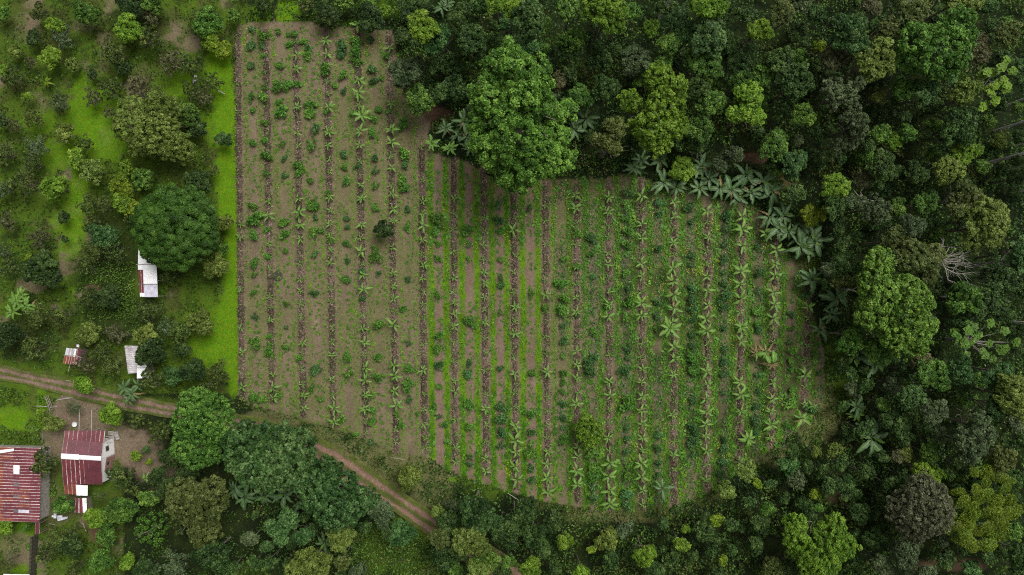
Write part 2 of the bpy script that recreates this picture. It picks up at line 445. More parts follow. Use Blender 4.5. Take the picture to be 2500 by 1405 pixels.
def tube(pts, rad, sides=6):
    """tapered tube through pts"""
    pts = np.asarray(pts, float); n = len(pts)
    d = np.gradient(pts, axis=0); d = unit(d)
    ref = np.array([0.31, 0.17, 0.93])
    u = unit(np.cross(d, ref[None] + 0 * d)); v = np.cross(d, u)
    a = np.linspace(0, 2 * np.pi, sides, endpoint=False)
    ring = (np.cos(a)[None, :, None] * u[:, None] + np.sin(a)[None, :, None] * v[:, None]) * np.asarray(rad, float)[:, None, None] + pts[:, None]
    V = ring.reshape(-1, 3); f = []
    for i in range(n - 1):
        for j in range(sides):
            f.append((i * sides + j, i * sides + (j + 1) % sides, (i + 1) * sides + (j + 1) % sides, (i + 1) * sides + j))
    return V, np.array(f)
class Tubes:
    def __init__(s): s.V = []; s.F = []; s.n = 0
    def add(s, pts, rad, sides=6):
        v, f = tube(pts, rad, sides); s.V.append(v); s.F.append(f + s.n); s.n += len(v)
    def mesh(s, name): return mesh_np(name, np.concatenate(s.V), np.concatenate(s.F), smooth=True)

# ------------------------------------------------------------------ crowns
def crown_mesh(name, R, style, seed, lobes=None, leaf=.34, dens=1.0, tuft=None):
    """leaves grouped in tufts, tufts grouped in lobes; z = 0 is the crown's widest level"""
    rng = np.random.default_rng(seed)
    if lobes is None:
        lobes = []
        if style == 'dome': lobes = [(0, 0, 0, R)]
        elif style == 'lumpy':
            k = 7 + int(R * 1.3); gap = rng.uniform(0, 6.28)
            for i in range(k):
                a = i * 2.4 + rng.normal() * .5; d = R * .70 * math.sqrt((i + .4) / k) * (1 + .22 * rng.normal())
                lr = R * rng.uniform(.22, .46)
                if i > 3 and abs((a - gap + math.pi) % (2 * math.pi) - math.pi) < .5: d *= .55
                lobes.append((d * math.cos(a), d * math.sin(a), R * .45 * (1 - (d / R) ** 2) + R * .22 * rng.normal() * .7, lr))
        elif style == 'tall':
            for i in range(7):
                a = i * 2.4; d = R * .42 * math.sqrt(i / 7)
                lobes.append((d * math.cos(a), d * math.sin(a), R * (.9 - .16 * i), R * rng.uniform(.4, .6)))
        elif style in ('loose', 'puff'):
            k = 7 + int(R * 1.3)
            for i in range(k):
                a = i * 2.4 + rng.random(); d = R * .74 * math.sqrt((i + .3) / k)
                lobes.append((d * math.cos(a), d * math.sin(a), R * .35 * (1 - (d / R) ** 2) + R * .15 * rng.normal(), R * rng.uniform(.20, .36)))
    c_all, n_all, t_all, l_all = [], [], [], []
    for (lx, ly, lz, lr) in lobes:
        ltint = rng.uniform(-.16, .16)
        rt = {'dome': .72, 'puff': .40, 'loose': .38}.get(style, .48) * rng.uniform(.9, 1.15)
        if tuft: rt = tuft * rng.uniform(.9, 1.15)
        rt = min(rt, lr * .7)
        area = 2 * np.pi * lr * lr
        nt_ = max(4, int(area / (rt * rt) * {'dome': .80, 'puff': .38, 'loose': .38}.get(style, .60)))
        g = np.arange(nt_) + .5
        cz = 1 - g / nt_ * (1.15 if style != 'dome' else 1.02)
        ph = g * 2.39996 + rng.normal(size=nt_) * (.07 if style == 'dome' else .35)
        cz = np.clip(cz + rng.normal(size=nt_) * (.015 if style == 'dome' else .06), -.3, 1); s = np.sqrt(1 - cz ** 2)
        d = np.stack([s * np.cos(ph), s * np.sin(ph), cz], 1)
        rad = lr * (1 + (.07 if style == 'dome' else .10) * rng.normal(size=nt_)) if style != 'loose' else lr * rng.uniform(.5, 1.25, nt_)
        flat = .62 if style == 'dome' else .85
        tc = np.array([lx, ly, lz]) + d * rad[:, None] * np.array([1, 1, flat])
        ttint = rng.normal(size=nt_) * .15
        if style != 'loose' and len(lobes) > 1:            # drop tufts buried in a neighbouring lobe
            keep = np.ones(nt_, bool)
            for (ox, oy, oz, orr) in lobes:
                if (ox, oy, oz, orr) == (lx, ly, lz, lr): continue
                keep &= np.linalg.norm((tc - np.array([ox, oy, oz])) / np.array([1, 1, flat]), axis=1) > orr * .80
            keep[0] = True
            tc, d, ttint, nt_ = tc[keep], d[keep], ttint[keep], int(keep.sum())
        rts = rt * rng.uniform(*((.85, 1.15) if style == 'dome' else (.62, 1.25)), nt_)
        nl = int({'dome': 60, 'puff': 44, 'loose': 26}.get(style, 38) * dens * (rt / .46) ** 2 * (.34 / leaf) ** 2)
        nl = max(nl, 8)
        q = unit(rng.normal(size=(nt_, nl, 3)).reshape(-1, 3)).reshape(nt_, nl, 3)
        q[..., 2] = np.where(q[..., 2] < -.35, -q[..., 2], q[..., 2])
        # keep the tuft's leaves on its outer side
        dd = d[:, None, :]
        q = q + dd * .55; q /= np.linalg.norm(q, axis=2, keepdims=True)
        cc = tc[:, None] + q * (rts[:, None, None] * rng.uniform(.72, 1.06, (nt_, nl, 1)))
        nn = q * .8 + np.array([0, 0, .55]) + rng.normal(size=q.shape) * (.28 if style == 'dome' else .55)
        c_all.append(cc.reshape(-1, 3)); n_all.append(unit(nn.reshape(-1, 3)))
        tt = .46 + ltint + ttint[:, None] + rng.normal(size=(nt_, nl)) * (.15 if style == 'dome' else .24)
        t_all.append(tt.ravel()); l_all.append((leaf * rng.uniform(.7, 1.25, nt_ * nl)))
    # inner leaves so that the crown is not hollow
    c = np.concatenate(c_all); n = np.concatenate(n_all); t = np.concatenate(t_all); l = np.concatenate(l_all)
    if style != 'loose':
        pick = rng.random(len(c)) < .16
        ci = c[pick] * np.array([.82, .82, .7]) - np.array([0, 0, R * .16])
        c = np.concatenate([c, ci]); n = np.concatenate([n, unit(n[pick] + np.array([0, 0, .6]))])
        t = np.concatenate([t, t[pick]]); l = np.concatenate([l, l[pick] * 1.5])
    me = leaf_mesh(name, c, n, l, l * .66, t, rng)
    me.materials.append(M['green'])
    return me

def trunk_mesh(name, hgt, R, seed, r0=.16, limbs=6, twigs=False):
    """tapered trunk from the ground to the crown with limbs reaching into it; crown level at z = hgt"""
    rng = np.random.default_rng(seed); T = Tubes()
    top = hgt + .12 * R; bend = rng.normal(size=2) * .04 * hgt
    zz = np.linspace(-.3, top, 7); s = np.clip(zz / top, 0, 1)
    pts = np.stack([bend[0] * np.sin(s * 3), bend[1] * np.sin(s * 2.5), zz], 1)
    T.add(pts, r0 * (1.25 - .8 * s), 7)
    for i in range(limbs):
        a = i * 2.4 + rng.random(); st = pts[3 + i % 3]
        d = R * rng.uniform(.55, .9 if not twigs else 1.05)
        e = np.array([math.cos(a) * d, math.sin(a) * d, hgt + R * rng.uniform(-.05, .35 if not twigs else .5)])
        mid = (st + e) / 2 + rng.normal(size=3) * .12 * R
        T.add(np.array([st, st * .5 + mid * .5 + [0, 0, .05 * R], mid, (mid + e) / 2 + rng.normal(size=3) * .05 * R, e]), r0 * np.array([.5, .42, .32, .22, .08]), 5)
        for j in range(3 if twigs else 1):
            b = a + rng.uniform(-.9, .9); e2 = mid + np.array([math.cos(b), math.sin(b), .35]) * R * rng.uniform(.25, .5)
            T.add(np.array([mid, (mid + e2) / 2 + rng.normal(size=3) * .05 * R, e2]), r0 * np.array([.25, .17, .06]), 4)
    me = T.mesh(name); me.materials.append(M['bark']); return me
# ------------------------------------------------------------------ labels: place words from landmarks one can find in the photo
MARKS = [('the white-roofed shed',360,660),('the huge dome-crowned tree',437,556),('the small white panel',475,195),('the big red barn roof',45,1185),
 ('the white-ridged red house',205,1120),('the grey roof by the track',322,880),('the small rusty hut',178,870),('the bare bleached tree',2301,641),
 ('the giant lobed tree',1270,290),('the tall yellow-green tree',1598,270),('the bamboo clump',2400,1250),('the grey domed tree',2247,1243),
 ('the big lone banana plant',2130,1072),('the forked bright tree',1997,1325),('the upper whorl-leaved tree',2437,198),('the lower whorl-leaved tree',2400,838),
 ("the photo's top left corner",0,0),("the top edge's middle",1250,0),("the photo's top right corner",2500,0),("the photo's bottom right corner",2500,1405),
 ("the photo's bottom left corner",0,1405),("the bottom edge's middle",1250,1405),("the left edge's middle",0,640),("the field's top left corner",583,62),
 ("the field's bottom tip",1500,1255),('the grey puffball tree',2055,232),('the big bright tree',2180,745),("the track's lower right end",1062,1290),
 ('the blue-green grove',655,1115),('the feathery olive tree',378,310),('the bulging track tree',490,1040),
 ('the spiky rosette clump',366,1295),('the darkest orchard cluster',512,911)]
DIRS = ['right of', 'upper right of', 'above', 'upper left of', 'left of', 'lower left of', 'below', 'lower right of']
ORD = ['nearest', 'second nearest', 'third nearest', 'fourth nearest', 'fifth nearest', 'sixth nearest', 'seventh nearest', 'eighth nearest', 'ninth nearest', 'tenth nearest',
       'eleventh nearest', 'twelfth nearest', 'thirteenth nearest', 'fourteenth nearest', 'fifteenth nearest', 'sixteenth nearest']
NTH = ['first','second','third','fourth','fifth','sixth','seventh','eighth','ninth','tenth','eleventh','twelfth','thirteenth','fourteenth','fifteenth','sixteenth',
       'seventeenth','eighteenth','nineteenth','twentieth','twenty-first','twenty-second','twenty-third','twenty-fourth','twenty-fifth','twenty-sixth','twenty-seventh','twenty-eighth','twenty-ninth','thirtieth']
PLACED = []            # (object, x, y, look, noun) waiting for its label
def want(o, x, y, look, noun): PLACED.append((o, x, y, look, noun))
def write_labels():
    groups = {}
    for o, x, y, look, noun in PLACED:
        best = min(MARKS, key=lambda m: math.hypot(m[1] - x, m[2] - y) if math.hypot(m[1] - x, m[2] - y) > 22 else 1e9)
        a = math.atan2(-(y - best[2]), x - best[1])
        d = int(round(a / (math.pi / 4))) % 8
        groups.setdefault((best[0], d, noun), []).append((math.hypot(best[1] - x, best[2] - y), o, look))
    for (mk, d, noun), L in groups.items():
        L.sort(key=lambda q: q[0])
        for i, (_, o, look) in enumerate(L):
            if len(look.split()) + len(noun.split()) + len(DIRS[d].split()) + len(mk.split()) + 3 > 16: look = ' '.join(look.split()[-2:])
            if len(L) == 1: o['label'] = f'{look}, the only {noun} just {DIRS[d]} {mk}'
            else: o['label'] = f'{look}, {ORD[min(i, 15)]} {noun} {DIRS[d]} {mk}'

# ------------------------------------------------------------------ tree kinds
CROWNS, TRUNKS = {}, {}
def crown_for(style, R, var):
    cls = min((1.3, 2.3, 3.7), key=lambda c: abs(math.log(c / R)))
    key = (style, cls, var)
    if key not in CROWNS:
        lf = {1.3: .24, 2.3: .28, 3.7: .32}[cls]
        CROWNS[key] = crown_mesh(f'{style}_crown', cls, style, hash_(key), leaf=lf)
    return CROWNS[key], R / cls
def hash_(k): return (sum(ord(c) * (i + 3) for i, c in enumerate(str(k))) * 7919) % 100003
def trunk_for(cls, var, twigs):
    key = (cls, var, twigs)
    if key not in TRUNKS:
        hgt, R = {'o': (2.6, 2.0), 'f': (9.0, 3.2)}[cls]
        TRUNKS[key] = trunk_mesh('trunk', hgt, R, hash_(key), r0=.07 if cls == 'o' else .22, limbs=9 if twigs else 6, twigs=twigs)
    return TRUNKS[key]
# code: name, look, noun, style, material, class, category
KINDS = {
 'd': ('orchard_tree','dull green open-crowned tree','orchard tree','loose','dull','o','tree'),
 'k': ('orchard_tree','dark green dense tree','orchard tree','lumpy','dark','o','tree'),
 'g': ('orchard_tree','mid green leafy tree','orchard tree','lumpy','green','o','tree'),
 'w': ('twiggy_tree','grey half-bare twiggy tree','orchard tree','twig','brown','o','tree'),
 'v': ('orchard_tree','grey-green soft-crowned tree','orchard tree','loose','grey','o','tree'),
 'y': ('orchard_tree','bright yellow-green leafy tree','orchard tree','lumpy','lime','o','tree'),
 'l': ('orchard_tree','light fresh-green tree','orchard tree','lumpy','bright','o','tree'),
 'o': ('orchard_tree','yellowish olive tree','orchard tree','lumpy','yolive','o','tree'),
 'b': ('orchard_tree','bluish green rounded tree','orchard tree','lumpy','blue','o','tree'),
 'F': ('forest_tree','dark green forest tree','forest tree','lumpy','forest','f','tree'),
 'G': ('forest_tree','mid green forest tree','forest tree','lumpy','green','f','tree'),
 'Y': ('forest_tree','bright green forest tree','forest tree','lumpy','bright','f','tree'),
 'O': ('forest_tree','olive-brown forest tree','forest tree','lumpy','olive','f','tree'),
 'U': ('forest_tree','yellow-olive forest tree','forest tree','lumpy','yolive','f','tree'),
 'B': ('forest_tree','bluish green forest tree','forest tree','lumpy','blue','f','tree'),
 'P': ('puffball_tree','grey-green puffy-clumped tree','forest tree','puff','grey','f','tree'),
 'N': ('forest_tree','brownish forest tree','forest tree','lumpy','brown','f','tree'),
 'E': ('forest_tree','grey-green forest tree','forest tree','lumpy','grey','f','tree'),
 'L': ('forest_bush','bright lime-green bush','bush','lumpy','lime','o','bush'),
 's': ('forest_bush','small dark green bush','bush','lumpy','forest','o','bush'),
}
SIZE = lambda r: 'small ' if r < 22 else ('large ' if r > 46 else '')
def tree(x, y, r, code, h=None, filler=False):
    nm, look, noun, style, mat, cls, cat = KINDS[code]
    twigs = style in ('twig', 'loose')
    dens_style = 'loose' if style == 'twig' else style
    rm0 = r / PXM
    if h is None:
        h = (1.0 + rm0 * .75) if cls == 'o' else (6.0 + rm0 * 1.35 + random.uniform(-1, 1.5))
    X, Y = W(x, y, h)
    R = rm0 * (H - h) / H
    root = empty(nm, (X, Y, 0), 0)
    var = random.randrange(3 if not filler else 2)
    me, sc = crown_for(dens_style, R, var)
    c = link('crown', me, M[mat], root)
    c.location = (0, 0, h); zr = random.uniform(0, 6.28); c.rotation_euler = (0, 0, zr)
    fl = random.uniform(.8, 1.05)
    c.scale = (sc * random.uniform(.84, 1.14), sc * random.uniform(.88, 1.16), sc * fl)
    th, tR = {'o': (2.6, 2.0), 'f': (9.0, 3.2)}[cls]
    t = link('trunk', trunk_for(cls, random.randrange(3), twigs), M['bark'], root)
    t.rotation_euler = (0, 0, zr); t.scale = (R / tR, R / tR, h / th)
    root['category'] = cat
    root['group'] = {'o': 'trees of the orchard', 'f': 'trees of the forest'}[cls] if cat == 'tree' else 'bushes in the forest'
    lk = look if look.startswith('small') else SIZE(r) + look
    want(root, x, y, lk, noun)
    return root

TREES = '''
14 34 19 g;102 31 28 d;143 65 26 l;225 34 30 g;328 20 34 k;379 8 30 g;321 79 34 l;369 44 26 w;372 99 34 d;287 130 34 d;85 96 20 k;154 92 30 v;43 128 18 o;135 142 28 l;184 157 19 o
79 154 18 w;34 188 32 d;18 175 18 l;300 167 20 k;229 181 15 k;270 219 32 d;342 212 30 w;424 157 34 w;475 160 30 d;471 222 30 d;523 201 26 d;505 239 22 w;512 65 34 g;520 108 24 y;548 126 22 y;478 51 20 d;577 41 17 g
150 253 26 v;72 239 15 l;82 290 30 d;232 239 22 w;273 277 20 w;386 239 26 d;448 287 34 g;485 314 24 k;550 342 20 b;506 386 14 d;167 328 26 o;208 355 24 d;191 386 24 l;236 417 32 o;96 359 30 v;82 400 30 d
38 307 20 w;14 376 30 d;10 294 20 k;316 405 20 l;312 462 30 y;359 434 26 g;330 505 24 y;492 451 34 k;523 417 17 d;138 462 32 l;58 451 34 d;14 465 24 v;160 532 17 k;20 539 26 w;99 583 30 w;162 585 9 k;14 617 22 v;27 651 30 d
79 641 20 y;113 662 44 k;219 498 28 d;253 501 26 d;267 571 31 b;307 491 26 l;325 535 22 d;225 545 26 d;239 607 34 d;283 620 30 d;212 651 26 d;546 543 24 o;543 610 20 g;529 651 34 o;420 672 26 d;218 730 32 d;273 728 30 k
290 815 28 w;96 767 30 d;154 771 32 d;219 806 28 o;359 761 34 d;362 822 34 o;410 802 26 v;441 812 32 d;504 793 32 o;34 819 38 k;85 853 34 d;250 862 28 d;215 890 26 w;280 892 30 d;369 866 38 k;452 855 22 k;427 915 27 b;482 905 34 k;535 918 34 d;505 950 26 d;369 925 30 d
212 940 26 l;277 1012 30 l;133 1032 24 o;102 1009 14 l;112 1127 34 d;90 1140 20 k;338 1112 14 l;366 1127 9 y;359 1097 10 b;336 1022 22 d;389 1056 30 d;415 1045 24 d;161 1231 26 g;299 1160 36 d;320 1190 26 d;366 1213 26 g;310 1235 32 g;284 1250 28 g;243 1262 30 l;268 1300 28 g
441 1272 34 d;430 1370 42 v;149 1312 36 d;123 1347 32 d;180 1330 30 k;250 1373 30 g;314 1370 22 l;187 1386 26 d;359 1385 30 k;523 1347 44 F 6;560 1390 30 F 5;415 1198 34 k;392 1157 26 k;422 1119 26 k;455 1160 30 k;22 1287 22 l;67 1287 12 g;70 1335 7 g;500 1300 24 F 5
693 1290 48 B 7;744 1300 28 B 6;836 1311 36 U 5;922 1246 32 E 5;987 1297 32 B 4;614 1314 22 E 5;761 1378 54 U 8;833 1369 24 O 6;877 1393 24 E 4;1000 1164 32 o;932 1123 17 d;1068 1246 18 U 5;1096 1270 28 F 6;1161 1240 44 F 9;1185 1275 36 B 9;1140 1325 46 U 9;1175 1330 30 U 8;1072 1311 30 O 7;1086 1352 34 F 6;1168 1386 28 U 8;1115 1390 24 G 5
1034 76 40 Y 12;1066 104 42 B 9;1150 106 38 F 8;1000 180 46 E 6;1026 250 36 G 5;1106 222 36 s 4;1092 168 36 s 4;1003 38 28 k;908 48 34 k;812 38 30 k;645 14 24 k;898 10 24 g;945 25 14 l;750 12 24 d;980 92 22 k;1170 10 26 F 9;1110 60 30 F 6;850 12 26 g
1293 55 50 B 12;1250 22 26 Y 11;1214 10 30 Y 11;1474 28 54 Y 13;1500 66 28 G 11;1392 20 28 G 9;1549 34 22 G 8;1399 92 36 G 8;1385 125 30 F 7;1593 68 23 Y 9;1628 112 28 G 9;1614 155 24 G 8;1727 20 42 Y 12;1720 80 46 B 11;1651 44 30 B 9;1686 82 32 B 9;1545 150 36 E 6;1455 135 36 F 6
1487 214 36 F 7;1419 240 34 G 6;1361 202 26 N 5;1487 352 60 O 10;1706 164 40 G 9;1692 222 34 F 8;1740 246 34 G 8;1706 314 38 G 7;1655 345 22 F 5;1822 278 58 Y 10;1845 84 34 Y 12;1662 413 30 l;1791 379 26 E 5;1760 395 22 E 4;1790 160 34 F 7;1770 110 30 F 8;1800 205 30 G 7
1898 24 36 O 12;1956 7 28 E 11;2076 62 38 B 13;2045 103 24 B 12;2086 106 30 B 12;2209 24 40 O 12;2127 24 24 N 11;2168 65 28 O 11;2325 18 50 U 11;2407 20 26 B 11;2452 58 22 G 10;2448 92 30 O 10;2390 130 30 N 9;2253 222 36 B 10;2202 225 32 G 9;2315 195 20 B 10;2124 160 48 U 11
1997 116 17 L 7;2031 154 30 N 9;2055 232 54 P 11;2079 303 46 P 10;2059 350 30 P 8;1936 212 44 F 9;1900 150 36 F 9;1860 195 30 G 8;2141 239 17 U 6;1953 284 30 G 8;2352 236 36 U 9;2332 314 48 F 8;2140 328 26 G 6;2209 328 26 G 6;2180 345 22 l 5;2346 386 36 Y 7;2390 405 20 G 7;2301 417 34 U 7;2240 425 32 F 7
2147 410 38 F 8;1939 389 32 B 6;1884 348 36 G 6;2031 454 32 Y 7;2106 441 22 N 6;2434 345 20 U 6;2410 300 18 G 5;2346 491 46 O 10;2393 549 60 U 11;2369 603 24 O 8;2175 586 38 O 10;2233 630 52 O 11;2257 675 32 O 10;2229 549 30 E 11;2130 508 40 P 9;2185 508 22 G 8;2253 498 30 G 9;2031 504 30 F 7
1977 525 27 L 4;2069 822 40 G 7;2120 848 26 G 7;2147 862 30 G 7;2042 645 28 F 5;2052 682 26 O 5;2335 713 28 G 8;2387 733 46 F 8;2428 754 32 F 8;2339 778 30 F 7;2486 624 36 B 9;2434 679 36 F 8;2346 908 36 B 10;2260 918 42 G 9;2434 908 38 B 10;2250 882 26 N 7;2212 966 34 B 9;2469 965 56 U 11;2421 993 34 B 10
2274 1007 34 E 9;2370 1040 58 E 10;2373 1085 38 E 10;2267 1106 28 G 6;2243 1150 28 Y 6;2278 1160 24 Y 5;2185 1113 20 N 4;2209 1103 20 U 4;2441 1122 30 O 8;2202 1355 42 E 8;2150 1378 28 E 7;2257 1396 26 E 7;2366 1385 24 B 4;2038 1096 22 U 3;1990 1103 14 U 3;2199 1038 26 F 6;1918 1133 26 B 4;1942 1164 26 E 4;1847 1178 14 L 4;1987 1205 15 L 4
1854 1280 26 F 5;1870 1240 22 G 5;1290 1250 30 F 6;1306 1301 36 F 7;1296 1383 28 Y 8;1416 1393 22 Y 6;1378 1318 22 Y 5;1443 1340 12 L 4;1576 1345 30 Y 7;1662 1325 19 Y 6;1672 1290 13 Y 5;1744 1267 18 L 5;1764 1366 15 L 5;1771 1195 24 U 4;1822 1140 26 U 5;1713 1300 26 F 5;1480 1305 34 U 3;1520 1290 26 E 3;1241 1369 18 G 7;1194 1380 20 U 8
1225 1300 38 F 9;1255 1265 26 F 8;1350 1270 26 F 5;1640 1370 26 F 5;1880 1380 30 O 4;2060 1180 26 F 5;2110 1150 24 F 5;2090 1250 30 F 4;2130 1310 30 F 4;2170 1180 26 F 5;2480 1350 34 F 7;2470 1290 26 G 8;1437 1030 17 o 2.2
940 562 26 k 2.4;1092 1300 26 F 6;1128 1338 34 F 7;1185 1362 34 G 7;1225 1392 22 F 6;1150 1300 30 G 7
'''
for line in TREES.replace('\n', ';').split(';'):
    q = line.split()
    if len(q) >= 4: tree(float(q[0]), float(q[1]), float(q[2]), q[3], float(q[4]) if len(q) > 4 else None)

def special(name, label, x, y, h, lobes, mat, leaf=.36, tuft=.55, style='lumpy', seed=5, cat='tree', dens=1.0, group=None):
    """a tree whose lobes were read off the photograph one by one: (x, y, r, height above the crown level)"""
    k = (H - h) / H / PXM
    L = [((a - x) * k, -(b - y) * k, dz, r * k) for (a, b, r, dz) in lobes]
    R = max(math.hypot(l[0], l[1]) + l[3] for l in L)
    X, Y = W(x, y, h)
    root = empty(name, (X, Y, 0))
    c = link('crown', crown_mesh(name + '_crown', R, style, seed, lobes=L, leaf=leaf, tuft=tuft, dens=dens), M[mat], root)
    c.location = (0, 0, h)
    t = link('trunk', trunk_mesh(name + '_trunk', h, R * .8, seed, r0=.10 + .02 * h, limbs=9), M['bark'], root)
    tagt(root, label, cat, group)
    return root
special('lobed_tree', 'giant bright green tree of many rounded lobes overhanging the top of the field', 1265, 290, 16,
  [(1248,137,26,1),(1214,168,30,.5),(1305,180,34,.6),(1200,205,30,0),(1265,195,42,2),(1325,205,22,0),(1276,240,38,1.6),(1200,250,34,.4),(1313,255,34,.3),(1228,284,28,.8),(1175,230,26,-1),(1170,290,26,-1.5),
   (1358,273,26,-1.5),(1385,262,20,-2),(1262,348,58,.5),(1205,365,40,-1),(1317,335,30,-.6),(1362,330,26,-2),(1350,385,38,-1.5),(1392,378,18,-3),(1265,412,46,-1.5),(1262,440,20,-2),(1175,340,26,-2)], 'giant', tuft=.62, seed=21, leaf=.36)
special('round_tree', 'huge dark green broccoli-like dome-crowned tree beside the white shed', 434, 556, 6.2, [(434,556,90,0)], 'broc', leaf=.24, style='dome', seed=3, dens=.62, tuft=.66)
special('yellow_green_tree', 'tall yellow-green irregular tree between forest and the top of the field', 1598, 270, 11,
  [(1604,195,30,1),(1634,225,32,1),(1607,266,32,.6),(1650,260,18,0),(1542,246,20,-.5),(1558,304,18,-1),(1590,318,38,.5),(1638,310,32,0),(1607,352,26,-.5),(1525,232,12,-1)], 'bright', seed=8, tuft=.45)
special('feathery_tree', 'wide olive-green feathery tree standing in the orchard clearing', 378, 310, 5,
  [(325,268,26,.3),(402,275,38,.6),(325,312,36,.3),(392,328,46,.8),(427,355,34,.3),(452,372,24,-.3),(350,350,30,0),(300,300,18,-.4)], 'yolive', seed=9, leaf=.28, tuft=.40, group='trees of the orchard')
special('bulging_tree', 'bulging yellow-green tree of rounded lobes overhanging the track', 492, 1040, 7,
  [(482,985,36,.4),(522,1003,38,.5),(470,1025,36,.8),(500,1045,36,.4),(535,1035,28,0),(455,1090,30,.2),(475,1115,26,0),(512,1108,24,-.2),(535,1060,24,-.5),(545,1010,22,-.4)], 'green', seed=10, leaf=.26, tuft=.40)
special('blue_green_tree', 'left tree of the blue-green grove with wide soft crown below the track', 630, 1110, 8,
  [(612,1085,50,.5),(660,1070,38,.3),(580,1080,30,-.3),(640,1140,46,.6),(600,1125,36,0),(660,1170,26,-.4)], 'blue', seed=12, leaf=.46, tuft=.6)
special('blue_green_tree', 'right tree of the blue-green grove reaching to the red track', 705, 1115, 8,
  [(700,1085,42,.3),(735,1075,28,0),(700,1135,46,.5),(735,1120,30,-.3),(680,1110,36,.4),(720,1165,28,-.5)], 'blue', seed=13, leaf=.42, tuft=.6)
special('dark_spreading_tree', 'dark green spreading tree hugging the lower left side of the red track', 815, 1200, 7,
  [(785,1195,46,.5),(830,1190,44,.5),(815,1235,44,.4),(860,1225,40,.2),(790,1150,34,0),(845,1260,24,-.4),(895,1215,22,-.6),(765,1180,28,-.3)], 'blue', seed=14, leaf=.36, tuft=.5)
special('branchy_tree', 'olive tree with pale bent branches showing below the houses', 482, 1245, 7,
  [(523,1192,26,.4),(455,1205,36,.5),(478,1240,36,.4),(505,1250,32,.5),(505,1297,32,.3),(440,1235,26,0),(530,1220,24,0)], 'olive', seed=15, leaf=.3, tuft=.45)
special('tall_lobed_tree', 'large mid green lobed tree in the upper right forest', 2280, 125, 13,
  [(2328,65,36,.6),(2345,90,30,0),(2232,102,38,0),(2294,109,40,1.2),(2260,143,42,.8),(2294,153,40,.8),(2318,135,34,.4),(2350,60,18,-1),(2235,140,30,-1)], 'green', seed=16, tuft=.5)
special('bright_tree', 'big bright green tree rising beside the right edge of the field', 2180, 745, 12,
  [(2140,645,32,0),(2124,680,34,.5),(2137,720,42,.8),(2202,706,32,.6),(2216,735,38,1.2),(2199,768,42,1),(2130,760,40,0),(2182,805,38,.2),(2233,830,36,-.6),(2250,795,30,-.6),(2277,795,20,-1.5),(2216,846,28,-1),(2155,625,18,-.6)], 'giant', seed=17, tuft=.45, leaf=.32)
special('grey_domed_tree', 'isolated grey-purple domed tree in the lower right forest', 2247, 1243, 9,
  [(2247,1240,58,.6),(2205,1240,36,-.4),(2285,1250,36,-.3),(2247,1195,34,-.2),(2240,1300,26,-.8),(2272,1205,30,-.3),(2225,1275,34,-.3)], 'greydome', seed=18, leaf=.24, tuft=.36, dens=.8)
special('forked_tree', 'bright lime-leaved tree forked into two crowns at the bottom right', 1997, 1325, 9,
  [(1938,1278,24,.3),(2034,1280,24,.4),(1938,1310,28,.3),(2018,1312,38,.8),(2048,1328,32,.5),(1975,1350,34,.5),(2020,1362,28,.2),(1990,1385,32,.2),(2000,1335,26,.2),(1950,1335,24,-.3)], 'bright', seed=19, tuft=.42, leaf=.3)
special('yellow_tree', 'yellow-leaved round tree standing alone in the lower part of the field', 1437, 1055, 3,
  [(1430,1062,22,.1),(1450,1050,20,.2),(1420,1045,16,0),(1455,1070,14,-.1),(1440,1080,14,-.1),(1432,1025,14,0)], 'bright', seed=20, leaf=.26, tuft=.34, dens=.6)
# ------------------------------------------------------------------ bananas
def banana_leaf_mesh(seed, droop, dead=False):
    """blade 1 m long along +x: narrow stalk, paddle blade folded along a pale midrib, arching over"""
    rng = np.random.default_rng(seed)
    t = np.linspace(0, 1, 10)
    wid = np.where(t < .12, .012, .128 * np.sin(np.clip((t - .10) / .93, 0, 1) ** .72 * math.pi) ** .50 + .004)
    wid = wid * (1 + .10 * rng.normal(size=10) * (t > .2))
    if dead: wid = wid * .8
    z = .55 * t - droop * t * t
    sway = .06 * np.sin(t * 3 + rng.random() * 3) * rng.choice([-1, 1])
    V, F, T = [], [], []
    cols = [-1, -.5, -.06, .06, .5, 1]
    for i in range(10):
        for c in cols:
            fold = .35 * wid[i] * (1 - abs(c)) * -1 + .10 * wid[i] * abs(c) * rng.normal() * .8
            V.append((t[i] * (1 - .12 * droop * t[i]), sway[i] + c * wid[i], z[i] + fold - .10 * wid[i] * abs(c)))
    for i in range(9):
        for j in range(5):
            if j in (0, 4) and rng.random() < (.10 if not dead else .3) and 2 < i < 8: continue     # wind-torn notch
            a = i * 6 + j
            F.append((a, a + 6, a + 7, a + 1))
            T.append(.95 if j == 2 else float(np.clip(.42 + .06 * rng.normal() + (.10 if j in (1, 3) else 0), 0, 1)))
    return mesh_np('banana_leaf', V, F, {'tint': np.array(T)}, smooth=True)
BLEAF = [banana_leaf_mesh(i, d) for i, d in enumerate((.45, .60, .72, .85, .55, .95))]
BDEAD = [banana_leaf_mesh(40 + i, d, True) for i, d in enumerate((1.1, 1.3))]
BNEW = banana_leaf_mesh(60, .1)
def stem_mesh():
    T = Tubes(); z = np.linspace(-.1, 1, 5); T.add(np.stack([.02 * np.sin(z * 4), 0 * z, z], 1), [.14, .12, .105, .09, .05], 8)
    return T.mesh('pseudostem')
BSTEM = stem_mesh()
for m in BLEAF: m.materials.append(M['banana'])
for m in BDEAD: m.materials.append(M['banana_dead'])
BNEW.materials.append(M['banana']); BSTEM.materials.append(M['stem'])
